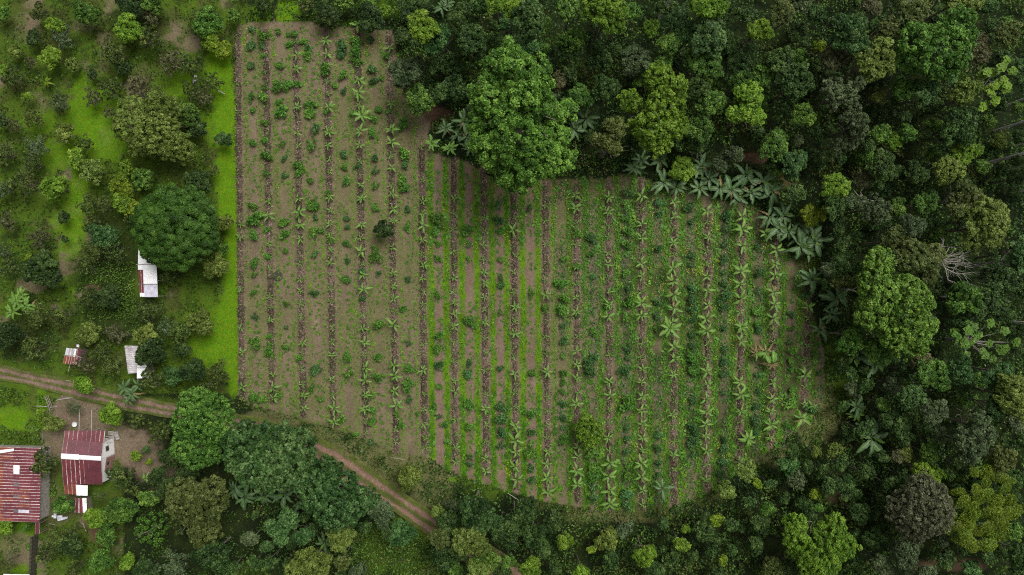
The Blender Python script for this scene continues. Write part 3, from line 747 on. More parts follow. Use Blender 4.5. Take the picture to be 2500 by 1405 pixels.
def banana(x, y, r, n=None, mat='banana', stem=None, dead=0, bright=0):
    """r: reach of the leaves in photograph pixels"""
    rm = r / PXM
    h = stem if stem is not None else max(.25, rm * .85)
    X, Y = W(x, y, h)
    root = empty('banana_plant', (X, Y, 0), random.uniform(0, 6.28))
    s = link('pseudostem', BSTEM, M['stem'], root); s.scale = (max(.35, rm * .55),) * 2 + (h,)
    n = n or random.choice((5, 5, 6, 6))
    if r < 12: n = random.choice((4, 5))
    a0 = random.random() * 6
    for i in range(n):
        a = a0 + i * 2 * math.pi / n + random.uniform(-.28, .28)
        isd = i < dead
        l = link('leaf', random.choice(BDEAD if isd else BLEAF), M['banana_dead' if isd else mat], root)
        L = rm * random.uniform(.72, 1.12) * (.95 if not isd else .85)
        l.location = (0, 0, h * random.uniform(.90, 1.0)); l.rotation_euler = (random.uniform(-.2, .2), random.uniform(-.22, .12), a); l.scale = (L, L * random.uniform(.9, 1.15), L)
    l = link('leaf', BNEW, M['banana' if not bright else 'crop'], root)
    L = rm * .6; l.location = (0, 0, h); l.rotation_euler = (0, -.75, random.random() * 6); l.scale = (L, L * .8, L)
    root['category'] = 'banana plant'
    return root

# mulched rows, read off the photograph: rowindex: y (tile) list with size letter
def row_list(off, sc, txt):
    out = []
    for part in txt.split(';'):
        k, ys = part.split(':')
        for q in ys.split():
            out.append((int(k) - 1, off + float(q[:-1]) / sc, q[-1]))
    return out
BAN = []
BAN += row_list(0, 2.927, '1:255t 600t 800t;2:520t 590t;3:295s 395m 490m 690s 765m 950m 1040s;4:290l 390m 470m 580s 670s 765l 945l 1040m 1140s 1230s;5:180l 575l 665l 755m 940l 1040m 1150s 1320m;6:345m 465s 735m 925l 1020l 1110s 1200m 1330s;7:1050s 1290s')
BAN += row_list(460, 2.927, '1:255m 345m 720s 1000m 1175m;2:95m 195l 290s 395m 490s 575s 770s 850s 940m 1060s 1200s 1330m;3:75m 170l 255l 360m 540s 650s 730s 820s 920s 1105m 1290s;4:65m 155m 255m 345m 440s 535m 620s 720s 810s 1000s 1100s 1190m 1370m;5:75m 260m 355m 450l 540s 620m 720l 900s 1000m 1100m 1190s 1285l 1375l;6:40m 150m 235m 425m 610m 700m 790m 880s 975l 1080s 1265l 1340l;7:95m 180m 265l 370m 470s 550m 645m 740s 830s 925s 1020s 1110s 1300m;8:70m 180s 290s 460m 545s 640m 740s 820m 900m 990m 1100s 1230s 1380m;9:40s 130s 215m 310s 410m 510s 600m 680m 780s 870s 960m 1070s 1180s 1300s;10:210s 300l 480s 600s 740s 850m 940s 1035m 1200s 1330m;11:120s 230s 400s 660s 760m 880s 1060s 1180s 1310m;12:50m 140m 250s 400s 560s 680s 780s 885m 1050s 1165m 1260m 1355m;13:65m 170m 270s 350s 460s 540m 640s 740s 830m 920m 1060s 1190s 1385m;14:60l 155s 255m 350m 450s 535m 625m 740s 820l 910l 1110s 1200s 1290m 1385m;15:100m 200m 290s 390m 480s 575l 665l 760l 855l 960m 1130l 1215m 1330m;16:165l 240s 350m 450s 540s 630m 735l 835m 930l 1020l 1110s 1215s 1310l 1400m;17:205l 290l 410l 590l 690l 790l 880m 990m 1090l 1290s 1385l;18:440l 540m 625l 740l 830l 930l 1010m 1100s 1390m;19:850m 930s 1040s 1125s 1225s 1330l')
BAN += row_list(925, 2.927, '1:60m 150s;2:65l 140m;3:40s 120m 210m;4:20m 120s 215l 310l;5:20m 115m 215l 300s 390s;6:90l 190l 270s 360s 450s;7:110s 220s 330m 425m 490s;8:90m 290m 400s 490m 590m;9:110s 215m 330s 450s 570m 660m;10:100s 200s 340l 440l 525m 625l 720l;11:130s 230s 330s 420s 520m 610m 710l 810l;12:95m 180m 380s 490m 560m 655l 755m;13:30m 120m 220s 310s 420m 510s 605l 700l 800l 895l;14:30m 130m 230m 320m 425m 510s 610l 705l 800m 900m;15:155s 255m 340s 450s 545m 650s;16:50m 145l 240l 330l 410m 515m 615s 720m;17:30l 115l 230m 310s 500s 590m;18:45m 145m 235m 330l 420m;19:55s 180m')
SZ = {'t': 7, 's': 10.5, 'm': 16.5, 'l': 23}
BYROW = {}; LITTLE = []; KEEP = .33
for k, y, s in BAN: BYROW.setdefault(k, []).append((y, s))
for k, L in BYROW.items():
    L.sort(); out = []
    for y, s in L:
        if out and y - out[-1][0] < 14: continue
        out.append((y, s))
    for i, (y, s) in enumerate(out):
        if s in 'ts' and random.random() > KEEP: LITTLE.append((float(rowx(k, y)) + random.uniform(-2.5, 2.5), y, SZ[s])); continue
        r = SZ[s] * random.uniform(.88, 1.12) * (.92 if k < 9 else 1.08)
        b = banana(float(rowx(k, y)) + random.uniform(-2.5, 2.5), y, r, dead=1 if random.random() < .25 and r > 12 else 0)
        word = {'t': 'tiny', 's': 'small', 'm': 'young', 'l': 'broad-leaved'}[s]
        b['label'] = f'{word} banana plant, {NTH[i]} from the top in the {NTH[k]} mulched row from the left'
        b['group'] = 'banana plants in the mulched rows'
# larger ones around the field, from the photograph
EDGE = '''1055 352 21 b 1.4;1098 362 21 b 1.4;1089 314 26 d 2;1133 297 28 d 2.4;1140 335 26 d 2.2;1147 362 24 d 1.8;1118 330 20 d 1.6
1566 390 26 d 2;1610 393 24 d 2;1548 408 22 d 1.6;1620 446 28 e 2;1652 456 26 e 1.8;1713 407 28 d 2.4;1730 437 26 d 2.2;1708 460 27 e 2;1757 458 28 d 2.2;1785 464 30 d 2.2;1822 427 30 d 2.4;1740 412 24 d 2;1800 480 24 d 2;1833 470 26 d 2.2;1862 445 34 d 2.6;1885 470 32 d 2.6
1878 530 32 e 2.4;1914 528 30 d 2.4;1900 555 30 d 2.4;1871 570 23 b 1.5;1925 565 28 d 2.4;1955 600 34 e 2.6;1977 573 34 d 2.6;1990 590 32 d 2.6;1945 575 26 d 2.2;1968 610 26 d 2.2
1984 682 34 d 2.6;2042 728 40 d 3;2031 768 30 d 2.4;2002 805 27 d 2;2138 888 40 d 3;2086 877 24 b 2;2093 993 26 d 2.4;2092 1012 22 b 1.8;2130 1070 46 e 3.4
1635 802 29 b 1.8;1616 1192 29 e 1.9;1826 1072 24 b 1.5;1958 1022 26 b 1.6;1812 798 19 b 1.3;883 281 25 b 1.4;1985 992 16 b 1;1870 858 30 w 1.8;1885 888 30 w 1.9;1845 862 22 w 1.6
303 948 24 d 2;322 962 27 d 2;335 940 18 d 1.6;315 975 20 d 1.6;597 1215 34 d 2.4;645 1212 30 d 2.2;693 1208 34 d 2.4;740 1222 32 d 2.4;792 1325 30 d 2.4;949 1342 13 b .9;572 1195 26 d 2;355 1168 14 b .9
38 735 26 b 2.2;62 748 24 b 2;30 762 24 b 2;78 752 20 b 1.8;50 720 22 b 2;113 200 16 y 1.6;1080 18 24 d 2;1092 8 20 d 2;1428 290 32 d 3;1405 318 28 d 2.6'''
for ln in EDGE.replace('\n', ';').split(';'):
    x, y, r, c, st = ln.split(); x, y, r = float(x), float(y), float(r)
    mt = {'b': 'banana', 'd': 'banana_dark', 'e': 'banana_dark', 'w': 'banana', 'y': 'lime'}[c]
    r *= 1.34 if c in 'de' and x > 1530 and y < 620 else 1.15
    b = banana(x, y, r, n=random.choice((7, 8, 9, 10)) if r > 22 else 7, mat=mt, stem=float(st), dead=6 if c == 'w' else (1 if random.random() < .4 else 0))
    b['group'] = 'tall banana plants around the field'
    want(b, x, y, {'b': 'light green banana plant', 'd': 'tall dark green banana plant', 'e': 'tall grey-green banana plant', 'w': 'withered brown-leaved banana plant', 'y': 'bright yellow banana plant'}[c], 'banana plant')

# ------------------------------------------------------------------ bushes in the field
BUSH = [crown_mesh('field_bush', 1.0, 'loose' if i % 3 == 2 else 'lumpy', 300 + i, leaf=.27, tuft=.24, dens=.55) for i in range(8)]
FB = []     # x y r (photograph pixels) kind
def tile(ox, oy, sc, txt):
    for q in txt.split():
        x, y, r = [float(v) for v in q.rstrip('b').split(',')]
        FB.append((ox + x / sc, oy + y / sc, r / sc, 'b' if q.endswith('b') else 'g'))
T_ = 2.927
tile(580,0,T_,'105,210,28b 100,330,28b 98,475,25b 100,690,30 108,790,22 115,1020,25 115,1100,18b 185,265,40 180,330,25b 190,395,22 195,630,25 185,690,35 195,880,25 200,1000,22 200,1110,36 205,1240,28 295,225,25 300,475,25 300,620,45 305,730,25 310,800,40 325,1030,28 330,1140,22b 335,1260,20b 365,250,20 365,320,25 370,600,28 410,240,22 430,600,25 430,1180,36 435,1240,28 470,300,25 505,340,22b 505,395,25 520,750,35 520,810,35 530,1040,45 525,1290,25 560,925,42b 630,485,40 640,800,25 745,330,40b 742,400,30b 755,540,35 760,655,22b 765,1100,28b 765,1200,25 775,1300,25 845,300,35 850,380,42 850,440,35 860,490,18b 950,290,25b 960,495,35b 965,580,25b 980,680,18b 965,960,30 985,1130,28b 985,1220,32b 985,1330,32 962,330,18b 960,380,18b 1070,400,28 1080,800,28 1180,890,38 1190,1100,42 1195,1180,32b 1185,1290,38 1200,1350,32 975,845,38 1030,560,22 1010,780,22 700,610,22 830,810,30 860,1190,22b 650,1380,25')
tile(580,460,T_,'110,130,30 120,220,48 160,190,26 120,345,30 118,545,30 120,615,28 110,750,20 125,920,28b 130,1100,42 230,1160,38 230,1060,22 330,240,35 340,330,30 345,445,20 350,650,15b 350,825,22 350,995,20b 345,1140,25 540,130,42 545,315,42 600,305,28 555,210,20b 550,470,30b 550,750,25b 560,1305,32b 780,220,20b 785,280,20b 780,395,25 785,520,20b 775,655,28 790,1215,32 795,1320,36 665,365,26 215,300,26 215,490,22 985,140,30 990,480,48 1010,610,20b 1010,780,20b 1000,975,36 1005,1205,32 1010,1350,38 895,590,28b 895,790,25b 1215,150,25b 1215,280,25 1225,650,22b 1185,860,25 1225,1110,25b 1230,1290,36 1430,220,46 1425,310,28 1435,395,22 1435,500,25 1435,590,15b 1435,770,25 1440,960,20b 1440,1050,28 1440,1150,30 1440,1260,36b 1650,300,38 1650,400,25b 1655,505,25 1660,600,16b 1660,790,18 1660,950,38 1655,1250,25b 1655,1330,28b 445,1215,26 1320,330,20b')
tile(580,925,T_,'1220,50,46 1230,150,28b 1440,60,22 1440,270,25b 1660,180,38 1660,340,28 1660,560,25b 1660,610,22b 955,450,25b 845,400,22 110,130,30 180,150,26 290,120,30 310,170,20 530,70,26 600,150,25 745,290,26 960,120,28 960,220,30 965,310,26 1140,250,26 1170,330,24 1290,250,22 1410,200,26 1480,330,24 1500,450,22')
tile(1180,460,T_,'110,120,38b 110,230,32b 120,300,28 125,510,22 125,640,25b 125,695,25b 125,890,22 125,1050,20 120,1290,22b 330,140,26b 345,355,15b 345,630,15b 345,750,25 345,830,20b 345,1320,25 575,505,25 570,680,36 570,780,34 575,870,42 575,980,25b 575,1090,28b 570,1205,25 575,1320,28 570,1385,26 785,460,28 785,630,22b 780,740,22b 790,1025,32 770,1225,42b 765,1310,42b 770,355,38b 1030,30,42b 1025,120,38 1030,220,25 1035,310,34 1030,410,32 1020,610,30 1040,720,34b 1035,810,42 1020,920,42 1030,1150,34b 1035,1215,26b 1010,1300,38b 895,840,28 1255,110,34b 1255,180,22b 1255,430,25b 1250,530,18b 1245,700,20b 1245,820,28b 1245,910,28b 1240,1000,24 1480,130,34b 1485,240,30b 1485,480,32b 1485,550,25b 1490,720,30b 1495,800,30b 1495,865,26b 1495,940,28b 1495,1050,28b 1495,1130,28b 1500,1230,42 1500,1310,38 1740,200,34b 1730,290,34b 1720,400,30b 1720,500,30b 1720,600,26b 1720,680,28b 1725,770,42b 1720,850,30b 1720,1000,26b 1725,1150,30b 1715,1240,28b 1720,1330,28b 670,320,36 230,130,26 230,440,20b 670,555,24 670,910,22b 440,850,26 560,590,18b')
tile(1180,925,T_,'130,200,36b 130,290,42b 130,385,42b 130,475,36b 340,250,34 345,380,30b 340,460,32 340,540,40 345,640,30b 345,720,28b 570,180,24b 570,280,24b 570,350,24b 570,440,32 790,540,46 790,640,38 790,700,42 785,770,36b 790,850,32b 1030,140,38 1025,200,42 1025,350,28b 1025,430,28b 1020,520,25b 1040,620,34 1030,690,34 1025,820,38b 1025,905,36b 1245,50,20b 1255,400,28b 1250,500,26b 1250,600,28b 1240,690,26b 1500,150,30b 1500,350,38b 1500,450,34b 1500,540,25b 1720,100,26b 1720,430,25b 1720,500,30b 1715,590,28b 1690,680,28b 565,90,22 1030,960,30')
tile(1840,460,T_,'30,420,30b 30,610,34b 35,740,32b 30,880,34 20,970,24 270,900,24b 280,1000,22 270,1160,26 265,1230,28 370,760,30b 40,1010,24b 250,1100,22b 270,1300,26 470,1320,26b 30,1330,26b')
tile(1840,925,T_,'20,300,34b 250,190,44 270,80,28 40,90,28b 270,160,30 400,215,38b 20,390,24b 240,330,24 10,200,24b 60,240,20b')
FB = [f for f in FB if inpoly(np.array([f[0]]), np.array([f[1]]), FIELD)[0]]
print('field bushes', len(FB))
FB.sort(key=lambda f: -f[2])
GAP = {}
for x, y, r, kd in FB[:300]:
    k, f = rowphase(np.array([x]), np.array([y])); k, f = int(k[0]), float(f[0])
    if f < .22: key = ('on', k)
    elif f > .80: key = ('on', k + 1)
    else: key = ('gap', k)
    me = random.choice(BUSH); R = r / PXM * 1.06
    o = link('field_bush', me, M['cbush_blue' if kd == 'b' else 'cbush'])
    X, Y = W(x, y, R * .6); o.location = (X, Y, R * .45); o.rotation_euler = (0, 0, random.random() * 6.28)
    o.scale = (R * random.uniform(.85, 1.1), R * random.uniform(.95, 1.25), R * random.uniform(.7, 1.0))
    o['category'] = 'bush'; o['group'] = 'bushes in the field'
    GAP.setdefault(key, []).append((y, o, kd))
for (w_, k), L in GAP.items():
    L.sort(key=lambda q: q[0])
    for i, (y, o, kd) in enumerate(L):
        c = 'blue-green' if kd == 'b' else 'fresh green'
        if w_ == 'on': o['label'] = f'{c} bush, {NTH[i]} bush from the top on the {NTH[max(k,0)]} mulched row'
        elif k < 0: o['label'] = f'{c} bush, {NTH[i]} from the top left of the first mulched row'
        elif k >= len(ROWS) - 1: o['label'] = f'{c} bush, {NTH[i]} from the top right of the last mulched row'
        else: o['label'] = f'{c} bush, {NTH[i]} from the top between the {NTH[k]} and {NTH[k+1]} mulched rows'

# ------------------------------------------------------------------ leafy crop plants in the strips: 300 as things, the smaller rest as one mass
def rosette(seed, nl, r0, round_=.8):
    rng = np.random.default_rng(seed); V, F, T = [], [], []
    for i in range(nl):
        a = i * 2.4 + rng.random() * .8; d = r0 * rng.uniform(.25, .75); l = r0 * rng.uniform(.55, .9); wd = l * round_ * .5
        ca, sa = math.cos(a), math.sin(a); z0 = rng.uniform(.12, .28); tn = float(np.clip(rng.normal(.5, .16), 0, 1)); b = len(V)
        for (s, q, zz) in ((0, 0, .02), (.35, 1, .05), (.75, .8, .02), (1, 0, -.06), (.75, -.8, .02), (.35, -1, .05)):
            V.append((ca * (d + s * l - l * .4) - sa * q * wd, sa * (d + s * l - l * .4) + ca * q * wd, z0 + zz))
        F += [(b, b + 1, b + 2, b + 3), (b, b + 3, b + 4, b + 5)]; T += [tn, tn]
    return np.array(V), np.array(F), np.array(T)
ROS = [rosette(i, 4 + i % 5, 1.0) for i in range(8)]
RM = []
for V_, F_, T_2 in ROS:
    me = mesh_np('crop_plant', V_, F_, {'tint': T_2}); me.materials.append(M['crop']); RM.append(me)
cand = []
for k in range(-1, len(ROWS)):
    for side, u0 in (('right', .25), ('left', .75)):
        if k == -1 and side == 'right': continue
        y = 60.0
        while y < 1240:
            zone = 0 if k < 6 else (1 if k < 11 else 2)
            y += random.uniform(*((4, 14), (4, 11), (3, 8))[zone])
            x0, x1 = float(rowx(k, y)), float(rowx(k + 1, y)); x = x0 + (x1 - x0) * (u0 + random.gauss(0, (.045, .04, .075)[zone]))
            if not inpoly(np.array([x]), np.array([y]), FIELD)[0]: continue
            if zone == 0 and N1(x, y, 55) < .25: continue
            if zone == 1 and y < 380: continue
            dense = zone == 2 or (zone == 1 and (y < 600 or y > 960))
            r = random.uniform(2.6, 5.6) if not dense else random.uniform(4.2, 9.8)
            cand.append((r, x, y, k if side == 'right' else k + 1, side, dense))
for k in range(0, len(ROWS) - 1):          # little plants along the bush line midway
    y = 66.0
    while y < 1240:
        y += random.uniform(5, 16); x0, x1 = float(rowx(k, y)), float(rowx(k + 1, y)); x = x0 + (x1 - x0) * (.5 + random.gauss(0, .05))
        if N2(x, y, 40) < .40 or not inpoly(np.array([x]), np.array([y]), FIELD)[0]: continue
        for _ in range(3): cand.append((random.uniform(2.2, 4.4), x + random.gauss(0, 3), y + random.gauss(0, 3), k, 'right', True))
cand.sort(key=lambda c: -c[0])
bigc, small = cand[:300], cand[300:]
CR_G = {}
for r, x, y, k, side, dense in bigc:
    o = link('crop_plant', random.choice(RM), M['crop' if random.random() < .3 else 'cbush'])
    X, Y = W(x, y, .2); R = r / PXM; o.location = (X, Y, 0); o.rotation_euler = (0, 0, random.random() * 6.28); o.scale = (R, R, R * 1.3)
    kk = min(max(k, 0), len(ROWS) - 1)
    o['category'] = 'crop plant'
    CR_G.setdefault((kk, side), []).append((y, o))
for (kk, side), L in CR_G.items():
    L.sort(key=lambda q: q[0])
    for i, (y, o) in enumerate(L):
        o['group'] = f'larger leafy crop plants {side} of the {NTH[kk]} mulched row'
        o['label'] = f'leafy green crop plant, {NTH[min(i, 29)]} larger one from the top {side} of the {NTH[kk]} mulched row'
Vs, Fs, Ts, nb = [], [], [], 0
for r, x, y, k, side, dense in small:
    V_, F_, T_2 = random.choice(ROS); R = r / PXM; a = random.random() * 6.28; ca, sa = math.cos(a), math.sin(a)
    X, Y = W(x, y, .15)
    v = V_ * np.array([R, R, R * 1.3]); v = np.stack([v[:, 0] * ca - v[:, 1] * sa + X, v[:, 0] * sa + v[:, 1] * ca + Y, v[:, 2]], 1)
    Vs.append(v); Fs.append(F_ + nb); nb += len(v); Ts.append(np.clip(T_2 * .8 + random.uniform(-.15, .35) - (.25 if dense else 0), 0, 1))
o = link('small_crop_plants', mesh_np('small_crop_plants', np.concatenate(Vs), np.concatenate(Fs), {'tint': np.concatenate(Ts)}), M['crop'])
kindof(o, 'stuff', 'countless small light green crop plants dotted along the strips between the mulched rows')

# the smallest banana plants, too many to count, as one mass
Vs, Fs, Ts, nb = [], [], [], 0
for x, y, r in LITTLE:
    X, Y = W(x, y, .3)
    for i in range(5):
        a = i * 1.257 + random.uniform(-.3, .3) + x; L = r / PXM * random.uniform(.8, 1.1); ca, sa = math.cos(a) * L, math.sin(a) * L
        b = nb; tn = random.uniform(.4, .8)
        for (s, q, zz) in ((0, .02, .2), (.35, .15, .42), (.75, .13, .40), (1, 0, .25), (.75, -.13, .40), (.35, -.15, .42)): Vs.append((X + ca * s - sa * q, Y + sa * s + ca * q, zz)); nb += 1
        Fs += [(b, b + 1, b + 2, b + 3), (b, b + 3, b + 4, b + 5)]; Ts += [tn, tn]
kindof(link('little_banana_plants', mesh_np('little_banana_plants', Vs, Fs, {'tint': np.array(Ts)}), M['banana']), 'stuff', 'the many smallest banana plants along the mulched rows')
print('crop plants', len(bigc), len(small))
# ------------------------------------------------------------------ litter, flowers, weeds: masses nobody could count
def scatter_cards(name, label, px, py, z, L, Wd, mat, tilt=.35, tint=None, seed=0, up=1.0):
    rng = np.random.default_rng(seed); n = len(px)
    X, Y = (px - 1250) / PXM, (702.5 - py) / PXM
    nn = unit(rng.normal(size=(n, 3)) * tilt + np.array([0, 0, up]))
    me = leaf_mesh(name, np.stack([X, Y, z], 1), nn, L, Wd, rng.normal(.5, .22, n) if tint is None else tint, rng)
    return kindof(link(name, me, M[mat]), 'stuff', label)
rs = np.random.default_rng(5)
# dry leaf strips on the beds
xs, ys, zs = [], [], []
for k, (xt, yt, xb, yb) in enumerate(ROWS):
    n = int((yb - yt) * 2.3); y = rs.uniform(yt, yb, n); x = rowx(k, y) + rs.normal(0, 4.2, n)
    xs.append(x); ys.append(y)
x = np.concatenate(xs); y = np.concatenate(ys)
k_, f_ = rowphase(x, y); u_ = np.abs(np.where(f_ > .5, f_ - 1, f_))
zz = .20 * np.clip(1 - (u_ / .17) ** 2, .1, 1) + .06 + rs.uniform(0, .05, len(x))
pk = fbm(x * .6, y, 45) > .56
scatter_cards('dry_leaf_mulch', 'brown dry leaf mulch strewn along the planted rows', x[~pk], y[~pk], zz[~pk], rs.uniform(.15, .75, (~pk).sum()), rs.uniform(.05, .16, (~pk).sum()), 'litter', .3, rs.beta(1.3, 2.2, (~pk).sum()), 1)
scatter_cards('pink_leaf_mulch', 'pinkish dry leaf mulch strewn along the planted rows', x[pk], y[pk], zz[pk], rs.uniform(.12, .6, pk.sum()), rs.uniform(.04, .14, pk.sum()), 'pinklitter', .3, rs.beta(1.5, 2.0, pk.sum()), 2)
# low weeds on the beds
n = 14000; x = rs.uniform(578, 1990, n * 3); y = rs.uniform(62, 1245, n * 3)
k_, f_ = rowphase(x, y); u_ = np.abs(np.where(f_ > .5, f_ - 1, f_)); ins = inpoly(x, y, FIELD)
m = ins & (u_ < .14) & (fbm(x, y, 30) > .38)
scatter_cards('bed_weeds', 'small green weeds sprouting through the mulch', x[m], y[m], .30 + 0 * x[m], rs.uniform(.14, .34, m.sum()), rs.uniform(.10, .2, m.sum()), 'cbush', .6, None, 3)
# low ground plants in the midway strips and field grass blades
n = 110000; x = rs.uniform(575, 2010, n); y = rs.uniform(55, 1250, n); ins = inpoly(x, y, FIELD)
k_, f_ = rowphase(x, y); u_ = np.abs(np.where(f_ > .5, f_ - 1, f_))
dn = fbm(x, y * .6, 55)
m = ins & (u_ > .15) & (u_ < .38) & (dn > .40) & ((x > 1352) | (rs.random(n) < .30)) & (rs.random(n) < np.clip((dn - .36) * 5, 0, 1))
scatter_cards('strip_weeds', 'low leafy weeds and grass in the strips between the rows', x[m], y[m], .12 + rs.uniform(0, .16, m.sum()), rs.uniform(.14, .32, m.sum()), rs.uniform(.11, .24, m.sum()), 'cbush', .6, np.clip(rs.normal(.42, .25, m.sum()), 0, 1), 4)
m2 = ins & (u_ > .37) & (x > 1352) & (dn > np.where(x > 1480, .36, .46))
scatter_cards('midway_weeds', 'dark low herbs in the strips midway between the rows', x[m2], y[m2], .12 + rs.uniform(0, .3, m2.sum()), rs.uniform(.18, .36, m2.sum()), rs.uniform(.13, .26, m2.sum()), 'cbush_blue', .6, None, 5)
# yellow flowers in clusters
fx, fy = [], []
spots = [(600,110,12),(608,80,8),(850,105,14),(895,120,10),(865,100,10),(925,108,6),(888,185,6),(930,345,6),(760,535,5),(1045,610,14),(1240,585,16),(1165,600,12),(1140,590,8),(1085,520,6),(1150,520,8),(1085,490,5),(1165,480,8),
 (1385,485,12),(1392,515,10),(1425,490,6),(1512,555,14),(1465,480,6),(1355,550,8),(1590,490,10),(1595,520,10),(1675,610,16),(1680,660,14),(1700,660,16),(1715,660,12),(1690,745,10),(1610,700,14),(1625,690,10),(1545,720,14),(1760,600,8),(1780,690,10),(1785,720,12),(1665,480,6),
 (1580,690,12),(1585,740,8),(1690,780,10),(1710,800,8),(1790,780,10),(1640,620,6),(1730,560,12),(1740,540,10),(1860,600,8),(1870,620,8),(1850,560,6),(1790,840,8),(1660,900,8),(1770,900,8),(1530,850,6),(1240,1135,18),(1243,1150,12),(1310,1178,10),(1545,1090,14),(1510,1205,12),(1470,1235,12),(1620,1020,10),(1635,1080,8),(1500,1000,8),(1565,1050,6),(1750,1080,12),(1760,1120,10),(1775,1110,8),(1685,975,10),(1665,1030,8),(1865,1000,10),(1870,960,6),(1850,1060,6),(1950,770,8),(1945,740,6),(905,945,6),(1020,870,4),(880,230,6),(1090,600,5),(1060,645,5),(1700,560,10),(1705,600,8),(1745,640,10),(1655,560,6),(1720,720,8),(1625,820,6),(1780,600,6),(1595,600,6),(1520,970,6)]
for (a, b, c) in spots:
    nn = int(c * 1.4); fx.append(rs.normal(a, 6.5, nn)); fy.append(rs.normal(b, 9, nn))
x = np.concatenate(fx); y = np.concatenate(fy)
scatter_cards('yellow_flowers', 'scattered clusters of tiny yellow flowers in the field strips', x, y, .42 + rs.uniform(0, .15, len(x)), rs.uniform(.08, .15, len(x)), rs.uniform(.07, .13, len(x)), 'flower', .3, None, 6)
# orchard and forest undergrowth
n = 420000; x = rs.uniform(-40, 2540, n); y = rs.uniform(-40, 1445, n)
out = ~inpoly(x, y, FIELD); dtrack = np.full(n, 1e9)
for a, b in TRACK[::4]: dtrack = np.minimum(dtrack, (x - a) ** 2 + (y - b) ** 2)
gc = ground_colour(x, y); lum = gc.mean(1); redder = gc[:, 0] > gc[:, 1] * 1.05
ROOFS = [(330,590,392,732),(0,1085,108,1312),(140,1040,285,1262),(145,832,212,905),(296,836,362,925),(465,175,490,215),(120,1215,175,1280)]
offroof = np.ones(n, bool)
for a, b, c, d in ROOFS: offroof &= ~((x > a) & (x < c) & (y > b) & (y < d))
forest = out & (x > 600) & offroof & (dtrack > 28 ** 2) & ~redder & ((fbm(x, y, 26) > .36))
dense = np.clip((fbm(x + 50, y, 40) - .3) * 3.5, .1, 1)
# a bumpy thicket: low at the field's edge, up to about four metres inside the forest
def edge_dist(x, y):
    d = np.full(x.shape, 1e9); P = FIELD
    for (x1, y1), (x2, y2) in zip(P, P[1:] + P[:1]):
        t_ = np.clip(((x - x1) * (x2 - x1) + (y - y1) * (y2 - y1)) / max(1e-9, (x2 - x1) ** 2 + (y2 - y1) ** 2), 0, 1)
        d = np.minimum(d, np.hypot(x - x1 - t_ * (x2 - x1), y - y1 - t_ * (y2 - y1)))
    return d
def thicket(x, y): return .25 + np.clip((fbm(x, y, 46) - .30) * 2.2, 0, 1.2) * 1.7 + np.clip((fbm(x + 333, y, 19) - .35) * 2, 0, 1) * 1.1
grow = np.clip((edge_dist(x, y) - 2) / 60, .16, 1) * np.clip((np.sqrt(dtrack) - 28) / 30, .1, 1) * np.clip((.085 - lum) / .03, .28, 1)
m = forest & (rs.random(n) < dense + .25)
hh = thicket(x, y) * grow
pick = np.clip(fbm(x - 500, y, 60) * 1.9 - .45 + rs.normal(0, .16, n), 0, .999)
for nm, mt, lo, hi, lb in (('undergrowth', 'forest', 0, .55, 'dark tangled undergrowth covering the forest floor'), ('fern_undergrowth', 'green', .55, .80, 'mid green undergrowth of herbs and ferns under the forest trees'), ('brown_undergrowth', 'olive', .80, 1, 'olive-brown dry undergrowth between the forest trees')):
    mm = m & (pick >= lo) & (pick < hi)
    scatter_cards(nm, lb, x[mm], y[mm], (hh * rs.uniform(.72, 1, n))[mm], rs.uniform(.24, .50, mm.sum()), rs.uniform(.15, .32, mm.sum()), mt, .7, np.clip(rs.normal(.42, .23, mm.sum()) + .22 * (fbm(x[mm], y[mm], 24) - .45), 0, 1), 7)
orch = out & (rs.random(n) < .5) & (x < 600) & offroof & (dtrack > 24 ** 2) & (gc[:, 1] < .135) & ~redder
m = orch & (rs.random(n) < np.clip((fbm(x, y, 30) - .36) * 5, .04, 1))
for nm, mt, lo, hi, lb in (('orchard_weeds', 'dull', 0, .6, 'dull green weeds under the orchard trees'), ('orchard_herbs', 'green', .6, 1, 'leafy green herbs between the orchard trees')):
    mm = m & (pick >= lo) & (pick < hi)
    scatter_cards(nm, lb, x[mm], y[mm], rs.uniform(.08, .6, mm.sum()), rs.uniform(.2, .45, mm.sum()), rs.uniform(.14, .28, mm.sum()), mt, .7, np.clip(rs.normal(.45, .2, mm.sum()), 0, 1), 8)
# vivid creeping ground cover left of the track and below it
m = (((x < 140) & (y > 920) & (y < 1310)) | ((x > 850) & (x < 1060) & (y > 1290)) | ((x > 215) & (x < 335) & (y > 640) & (y < 780))) & offroof & (dtrack > 24 ** 2) & ~redder & (rs.random(n) < np.where(x < 140, .95 * (fbm(x, y, 40) > .47), .95))
scatter_cards('creeping_vines', 'dense vivid green creeping vines on open ground', x[m], y[m], rs.uniform(.1, .5, m.sum()), rs.uniform(.22, .36, m.sum()), rs.uniform(.18, .30, m.sum()), 'green', .6, np.clip(rs.normal(.62, .18, m.sum()), 0, 1), 9)
# dry olive grass between the field and the track
n2 = 26000; x2 = rs.uniform(640, 1900, n2); y2 = rs.uniform(960, 1290, n2)
gc2 = ground_colour(x2, y2); d2 = np.full(n2, 1e9)
for a, b in TRACK[::4]: d2 = np.minimum(d2, (x2 - a) ** 2 + (y2 - b) ** 2)
m = ~inpoly(x2, y2, FIELD) & (gc2[:, 0] > .07) & (d2 > 22 ** 2) & (fbm(x2, y2, 30) > .38)
scatter_cards('dry_grass', 'rough olive grass between the field and the red track', x2[m], y2[m], rs.uniform(.1, .45, m.sum()), rs.uniform(.3, .7, m.sum()), rs.uniform(.05, .12, m.sum()), 'olive', .8, np.clip(rs.normal(.6, .25, m.sum()), 0, 1), 10, .6)

